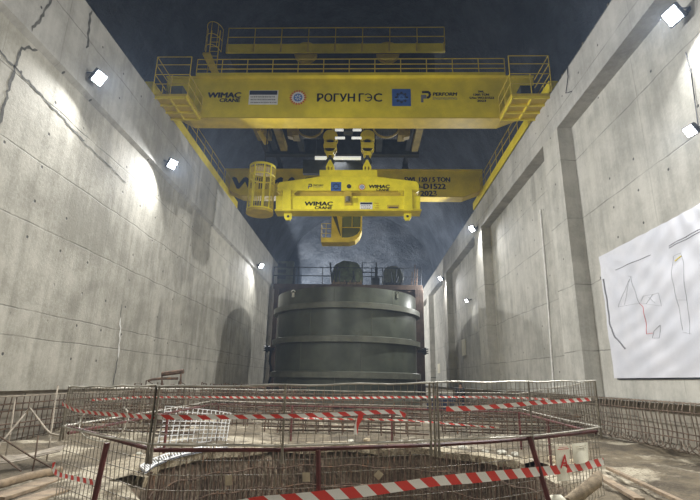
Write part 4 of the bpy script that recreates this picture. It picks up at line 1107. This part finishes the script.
# ------------------------------------------------------------------ papers on the fence
def sheet(name, corners, label, cat, mat, curl=.03):
    p = [fence_pt(*c, .055) for c in corners]; q = MB(); vs = []; fs = []; k = 6
    for j in range(k+1):
        for i in range(k+1):
            u, v_ = i/k, j/k; a = p[0].lerp(p[1], u); c = p[3].lerp(p[2], u); z = a.lerp(c, v_)
            vs.append(z + Vector((0, -curl*math.sin(math.pi*u)*v_, 0)))
    for j in range(k):
        for i in range(k): fs.append((j*(k+1)+i, j*(k+1)+i+1, (j+1)*(k+1)+i+1, (j+1)*(k+1)+i))
    nvs = len(vs); vs2 = [v_ + Vector((0, .004, 0)) for v_ in vs]
    q.add(vs + vs2, fs + [tuple(nvs+i for i in f[::-1]) for f in fs])
    t = thing(name, min(p, key=lambda w_: w_.z), label, cat); q.build('sheet', mat, t, smooth=True); return t, p
def on_sheet(p, u, v_, off=.02): 
    return p[0].lerp(p[1], u).lerp(p[3].lerp(p[2], u), v_) + Vector((0, -off, 0))
def scribble(q, p, u0, u1, v_, wd=.008, seed=1):
    rnd = random.Random(seed); u = u0
    while u < u1:
        w_ = rnd.uniform(.03, .08); a, c = on_sheet(p, u, v_, .03), on_sheet(p, min(u1, u+w_), v_, .03); q.bar(a, c, wd, 4); u += w_+.04
t, p = sheet('paper_sign', [(551.5, 445.5), (565.5, 444.5), (566, 479.5), (553.5, 480.5)], 'tall white paper sign with a red letter on the fence', 'sign', M['paper'])
q = MB(); scribble(q, p, .12, .9, .10, .006, 3); scribble(q, p, .2, .85, .05, .004, 5); q.build('caption', M['red_txt'], t)
q = MB()
for pts in ([(.28, .62), (.58, .28)], [(.58, .28), (.74, .62)], [(.36, .50), (.68, .50)]):
    a, c = on_sheet(p, *pts[0], .035), on_sheet(p, *pts[1], .035); q.box((a+c)/2, ((c-a).length+.01, .006, .026), (c-a).to_track_quat('X', 'Z').to_matrix())
q.build('letter_a', M['red_txt'], t)
t, p = sheet('paper_sign', [(568, 443.5), (584, 442), (584.8, 460), (570, 464)], 'blank looking cream paper sign right of the lettered one', 'sign', M['paper'], .08)
q = MB(); scribble(q, p, .2, .8, .16, .005, 8); scribble(q, p, .2, .8, .26, .004, 9); q.build('caption', M['card'], t)
for cs, lab in (([(227.5, 474.5), (234.5, 474), (235, 484), (228, 484.5)], 'brown card tag wired low on the front fence, leftmost'),
                ([(303.5, 471.5), (311, 471.5), (311, 480.5), (303.5, 480.5)], 'square card tag left of the middle red post'),
                ([(373, 474.5), (378, 469), (383, 473.5), (378, 479.5)], 'tilted diamond card tag right of the middle red post')):
    sheet('card_tag', cs, lab, 'tag', M['card'], .01)

# ------------------------------------------------------------------ inside the pit
def rim(a, k=1.0): return Vector((PX+PRX*k*math.cos(a), PY+PRY*k*math.sin(a), 0))
t = thing('concrete_collar', rim(R(125), 1.05), 'pale broken concrete collar round the back and left rim of the pit', 'concrete collar')
q = MB(); rows = []
A0, A1, n_ = R(18), R(205), 120
for i in range(n_+1):
    a = A0+(A1-A0)*i/n_; jn = .05*noise.noise(Vector((a*6, 1, 0)))+.03*noise.noise(Vector((a*25, 2, 0)))
    wide = .12 + .16*max(0, math.sin((a-A0)/(A1-A0)*math.pi))
    if 1.6 < a < 3.3: wide += .1
    zt_ = .12 + .08*noise.noise(Vector((a*4, 7, 0)))
    rows.append([rim(a, .955+jn) + Vector((0, 0, zt_-.16)), rim(a, .945+jn) + Vector((0, 0, zt_)), rim(a, 1.0) + Vector((0, 0, zt_+.05)), rim(a, 1+wide*.7+jn) + Vector((0, 0, zt_-.02)), rim(a, 1.02+wide+jn) + Vector((0, 0, -.06))])
vs = [p for r in rows for p in r]
q.add(vs, [(5*i+k, 5*i+k+1, 5*i+k+6, 5*i+k+5) for i in range(n_) for k in range(4)] + [(5*i+4, 5*i, 5*i+5, 5*i+9) for i in range(n_)])
q.build('slab', M['ground_pale'], t)
pc = thing('rebar_cage', rim(R(90), .93) + Vector((0, 0, -2.9)), 'dark rebar curtain lining the back wall of the pit', 'rebar')
for k in range(90):
    a = R(8)+R(185)*k/89 + random.uniform(-.004, .004); q = MB()
    q.tube([rim(a, .94) + Vector((0, 0, -2.95)), rim(a, .935+random.uniform(-.008, .008)) + Vector((0, 0, -1.2)), rim(a, .935+random.uniform(-.01, .01)) + Vector((0, 0, -.12 + random.uniform(0, .22)))], .018, 5); q.build('vertical_bar', M['rust'], pc)
for z in (-.35, -.8, -1.3, -1.9):
    q = MB(); q.tube([rim(R(8)+R(185)*i/60, .925) + Vector((0, 0, z+.03*math.sin(i))) for i in range(61)], .018, 5); q.build('hoop_bar', M['rust'], pc)
# rubble on the ground between the rim and the far fence, each stone its own
rnd = random.Random(12)
def stone(p, s_, seed):
    q = MB(); vs = []
    for j in range(6):
        for i in range(9):
            a, e = 2*math.pi*i/9, -math.pi/2+math.pi*j/5; r = s_*(1+.35*noise.noise(Vector((math.cos(a)*1.5+seed, math.sin(a)*1.5, e))))
            vs.append(p + Vector((r*math.cos(a)*math.cos(e)*1.3, r*math.sin(a)*math.cos(e), r*.7*math.sin(e))))
    q.add(vs, [(j*9+i, j*9+(i+1) % 9, (j+1)*9+(i+1) % 9, (j+1)*9+i) for j in range(5) for i in range(9)])
    return q.build('rubble_stone', M['conc_pale'] if seed % 3 else M['card'], None, origin=p - Vector((0, 0, s_*.6)))
for k in range(34):
    a = rnd.uniform(R(20), R(160)); f_ = rnd.uniform(1.22, 1.42); p = rim(a, f_); s_ = rnd.uniform(.05, .12)
    p.z = gz(p.x, p.y) + s_*.45
    tag(stone(p, s_, k), 'pale broken stone on the earth between the pit and the far fence', 'stone', 'rubble behind the pit')

# white plastic grid standing behind the left rim, and the curved white ladder on it
wm = thing('plastic_grid', onZ(187, 447, .05), 'white plastic grid sheet standing lit behind the left rim of the pit', 'grid sheet')
A, B = onZ(157, 447, .05), onZ(226, 441, .05); Bd = B-A; hgt = 1.0; q = MB()
def wp(u, v_): return A + Bd*u + Vector((0, .25*v_, hgt*v_*(1-.25*u))) + Vector((0, .3*math.sin(u*3), .0))
for i in range(15): q.tube([wp(i/14, v_/5) for v_ in range(6)], .014, 4)
for j in range(9): q.tube([wp(i/10, j/8) for i in range(11)], .014, 4)
q.build('grid', M['white'], wm)
lw = thing('mesh_ladder', rim(R(160), 1.0), 'curved white mesh strip following the left rim of the pit', 'mesh strip')
q = MB(); inn = []; out_ = []
ki = [(146, 471), (155, 464), (168, 458.5), (185, 453.5), (205, 449.8), (228, 446.5)]; ko = [(140, 466), (151, 459.5), (166, 454), (184, 449.6), (205, 446.6), (228, 444)]
for i in range(31):
    u = i/30*5; k = min(int(u), 4); f_ = u-k
    inn.append(onZ(*[ki[k][e]*(1-f_)+ki[k+1][e]*f_ for e in (0, 1)], .2)); out_.append(onZ(*[ko[k][e]*(1-f_)+ko[k+1][e]*f_ for e in (0, 1)], .24))
q.tube(inn, .014, 5); q.tube(out_, .014, 5)
for i in range(31): q.bar(inn[i], out_[i], .014, 4)
q.build('wires', M['white'], lw)
q = MB(); q.add([v_ - Vector((0, 0, .05)) for pr in zip(inn, out_) for v_ in pr], [(2*i, 2*i+1, 2*i+3, 2*i+2) for i in range(30)]); q.build('backing', M['black'], lw)
# assumed work lamp, out of view, added to brighten the left of the pit
wlp = Vector((-2.3, 6.35, .16))
t = thing('assumed_work_lamp', (wlp.x, wlp.y, 0), 'small unseen work lamp, assumed on the ground inside the fence, shining into the left of the pit', 'lamp')
d = Vector((.04, 1, .04)).normalized(); rot = d.to_track_quat('-Z', 'Y').to_matrix()
q = MB(); q.box(wlp-d*.06, (.34, .26, .1), rot); q.build('housing', M['machine'], t)
q = MB(); q.box(wlp, (.3, .22, .015), rot); q.build('lens', M['lamp_warm'], t)
q = MB(); q.bar((wlp.x, wlp.y, 0), wlp-d*.08, .025); q.box((wlp.x, wlp.y, .03), (.4, .4, .06)); q.build('stand', M['machine'], t)
lamp_light('assumed_work_light', 'AREA', 110, t, wlp+d*.05, d, .28, (1, .95, .78))

# loose cable loops hanging behind the left fence
q = MB(); c = P(104, 421, 8.6)
q.tube([c + Vector((.42*math.cos(a), .05*math.sin(3*a), .34*math.sin(a))) for a in [math.pi*.8+1.45*math.pi*i/20 for i in range(21)]], .014, 5)
tag(q.build('cable_loop', M['galv_lt'], None, origin=c-Vector((0, 0, .34))), 'pale cable loop hanging behind the left fence panel', 'cable')

# rebar stacks on the ground behind the fence
def stack(x0, x1, y, z, n_, label, seed, frame=False):
    rnd = random.Random(seed); t = thing('rebar_mat', ((x0+x1)/2, y, 0), label, 'rebar mat')
    for k in range(n_):
        zz = z*(k+.5)/n_; q = MB(); q.tube([(x0+rnd.uniform(-.3, .3), y+rnd.uniform(-.3, .3), zz), ((x0+x1)/2, y+rnd.uniform(-.3, .3), zz+rnd.uniform(-.04, .04)), (x1+rnd.uniform(-.3, .3), y+rnd.uniform(-.3, .3), zz+rnd.uniform(-.05, .05))], .03, 5); q.build('long_bar', M['rust'], t)
    for k in range(int((x1-x0)/.45)):
        xx = x0+.2+k*.45; q = MB(); q.tube([(xx, y-.3, 0), (xx+rnd.uniform(-.05, .05), y-.25, z+rnd.uniform(-.05, .15)), (xx, y+.35, z), (xx, y+.35, 0)], .024, 5); q.build('stirrup', M['rust'], t)
    return t
stack(-9.3, -4.2, 19.5, 1.55, 7, 'rusty rebar mat standing behind the fence at the left wall', 1)
stack(-5.6, 1.4, 22.5, 1.25, 6, 'long dark rebar mat behind the middle of the fence', 2)
stack(1.8, 7.6, 24.5, .9, 5, 'low rebar mat behind the fence on the right', 3)
stack(-9.5, -3.5, 28.5, 1.5, 6, 'far rebar mat near the foot of the steel ring', 4)
stack(-3.6, 2.2, 17.6, .95, 8, 'rebar mat close behind the far fence, left of centre', 5)
stack(2.8, 8.0, 18.6, .8, 8, 'rebar mat close behind the far fence by the right wall', 6)
stack(-9.6, -5.6, 16.8, .9, 8, 'rebar mat beside the rear left corner of the pit fence', 7)
t = thing('rebar_trestle', (-7.2, 19, 0), 'dark tied rebar frame poking above the fence at left', 'rebar frame')
q = MB(); fr = [P(x, y, 19.2) for x, y in ((162, 384), (162, 374), (181, 372.5), (180.5, 382))]
q.tube(fr, .05, 6); q.bar(fr[1], fr[2] + Vector((.1, 0, .05)), .09, 6); q.tube([P(x, y, 19.2) for x, y in ((148, 381), (152, 379.5), (162, 378.5), (178, 378.5))], .05, 6)
q.bar(fr[0], up_to(fr[0], 0), .05); q.bar(fr[3], up_to(fr[3], 0), .05)
q.build('tied_bars', M['rust'], t)

# ------------------------------------------------------------------ the person far back at the right
pY = 30.0; pp = onY(460.2, 384, pY); hx = pp.x; gz0 = gz(hx, pY)
pr = thing('person', (hx, pY, gz0), 'person in dark clothes standing far back by the right wall', 'person')
def skin(name, verts, edges, radii, mat, root=0, sub=1):
    me = bpy.data.meshes.new(name); L = origin_of(pr); me.from_pydata([Vector(v_) + Vector((hx, pY, gz0)) - L for v_ in verts], edges, [])
    o = bpy.data.objects.new(name, me); COL.objects.link(o); o.parent = pr
    o.modifiers.new('skin', 'SKIN'); lay = me.skin_vertices[0].data
    for i, r in enumerate(radii): lay[i].radius = (r, r); lay[i].use_root = (i == root)
    s_ = o.modifiers.new('sub', 'SUBSURF'); s_.levels = sub; s_.render_levels = sub
    me.materials.append(mat); return o
bv = [(0, 0, .95), (0, .0, 1.15), (0, 0, 1.36), (0, -.01, 1.50), (0, -.02, 1.60), (0, -.02, 1.70)]
br2 = [.13, .125, .14, .055, .085, .075]; be = [(i, i+1) for i in range(5)]
cv, crd, ce = [(0, 0, .95), (0, 0, 1.15), (0, 0, 1.38), (0, -.005, 1.47)], [.19, .185, .20, .10], [(0, 1), (1, 2), (2, 3)]
tv, trd, te = [(0, 0, 1.0)], [.155], []
for sg in (-1, 1):
    k = len(bv); pts = [(sg*.19, 0, 1.38), (sg*.25, .02, 1.12), (sg*.25, -.06, .88), (sg*.25, -.09, .80)]
    bv += pts; br2 += [.06, .045, .035, .035]; be += [(2, k), (k, k+1), (k+1, k+2), (k+2, k+3)]
    for f_ in range(5):
        n_ = len(bv); dx = (f_-2)*.017
        tip = (sg*.25+dx*1.2, -.10, .80-.05-.02*(2-abs(f_-2))) if f_ else (sg*.25-sg*.05, -.12, .80)
        m_ = tuple((pts[3][i]+tip[i])/2 for i in range(3))
        bv += [m_, tip]; br2 += [.009, .008]; be += [(k+3, n_), (n_, n_+1)]
    k = len(bv); bv += [(sg*.1, 0, .88), (sg*.11, -.01, .48), (sg*.11, .02, .09), (sg*.12, -.14, .045)]; br2 += [.085, .06, .042, .04]; be += [(0, k), (k, k+1), (k+1, k+2), (k+2, k+3)]
    k = len(cv); cv += [(sg*.19, 0, 1.385), (sg*.25, .02, 1.12), (sg*.25, -.055, .89)]; crd += [.10, .085, .07]; ce += [(2, k), (k, k+1), (k+1, k+2)]
    k = len(tv); tv += [(sg*.1, 0, .86), (sg*.11, -.01, .48), (sg*.11, .02, .1)]; trd += [.13, .105, .09]; te += [(0, k), (k, k+1), (k+1, k+2)]
skin('body', bv, be, br2, M['skin'], 0, 2)
skin('jacket', cv, ce, crd, M['dark_cloth'], 0, 2); skin('trousers', tv, te, trd, M['dark_cloth'], 0, 2)
q = MB(); o_ = Vector((hx, pY, gz0)); q.lathe([(.0, .10), (.06, .085), (.095, .03), (.1, -.03), (.09, -.05)], o_+Vector((0, .0, 1.69)), 20); q.build('hair', M['hair'], pr, smooth=True)
q = MB()
for sg in (-1, 1): q.cyl(o_+Vector((sg*.035, -.105, 1.66)), o_+Vector((sg*.035, -.085, 1.66)), .012, 8)
q.build('eyes', M['black'], pr)
q = MB(); q.prism([(-.1, 1.655), (0, 1.67), (0, 1.61)], hx-.012, hx+.012, 'yz')
for i in range(len(q.v)): q.v[i] = Vector((q.v[i].x, q.v[i].y*.4 + pY-.08, q.v[i].z+gz0))
q.build('nose', M['skin'], pr)
q = MB()
for sg in (-1, 1):
    q.tube([o_+Vector((sg*.12, .04, .0+.05)), o_+Vector((sg*.12, -.05, .05)), o_+Vector((sg*.125, -.17, .045))], [.05, .055, .04], 8)
q.build('boots', M['black'], pr)
# blue covered bundle beside
c = onY(442, 393.5, 31.5); c.z = 0; q = MB(); vs = []
for j in range(9):
    for i in range(20):
        a, e = 2*math.pi*i/20, math.pi/2*j/8; r = 1+.25*noise.noise(Vector((math.cos(a)*2, math.sin(a)*2, e*3)))
        vs.append((c.x+.95*math.cos(a)*math.cos(e)**.6*r, 31.5+.6*math.sin(a)*math.cos(e)**.6*r, 1.0*math.sin(e)*r))
q.add(vs, [(j*20+i, j*20+(i+1) % 20, (j+1)*20+(i+1) % 20, (j+1)*20+i) for j in range(8) for i in range(20)])
tag(q.build('covered_bundle', M['navy'], None, True, origin=(c.x, 31.5, 0)), 'low bundle under a dark blue cover beside the standing person', 'bundle')

# ------------------------------------------------------------------ haze, view
wd = bpy.data.worlds.new('world'); sc.world = wd; wd.use_nodes = True; nt = wd.node_tree
nt.nodes['Background'].inputs[0].default_value = (0, 0, 0, 1); nt.nodes['Background'].inputs[1].default_value = 0
vol = nt.nodes.new('ShaderNodeVolumeScatter'); vol.inputs['Color'].default_value = (.58, .74, 1, 1); vol.inputs['Density'].default_value = .0010
vol.inputs['Anisotropy'].default_value = .25
nt.links.new(vol.outputs[0], nt.nodes['World Output'].inputs['Volume'])
sc.view_settings.view_transform = 'Standard'; sc.view_settings.look = 'None'; sc.view_settings.gamma = 1; sc.view_settings.use_curve_mapping = False
sc.view_settings.exposure = -1.3
sc.cycles.use_denoising = True
sc.cycles.max_bounces = 6; sc.cycles.diffuse_bounces = 3; sc.cycles.glossy_bounces = 2; sc.cycles.transmission_bounces = 3; sc.cycles.volume_bounces = 0
sc.cycles.sample_clamp_indirect = 4
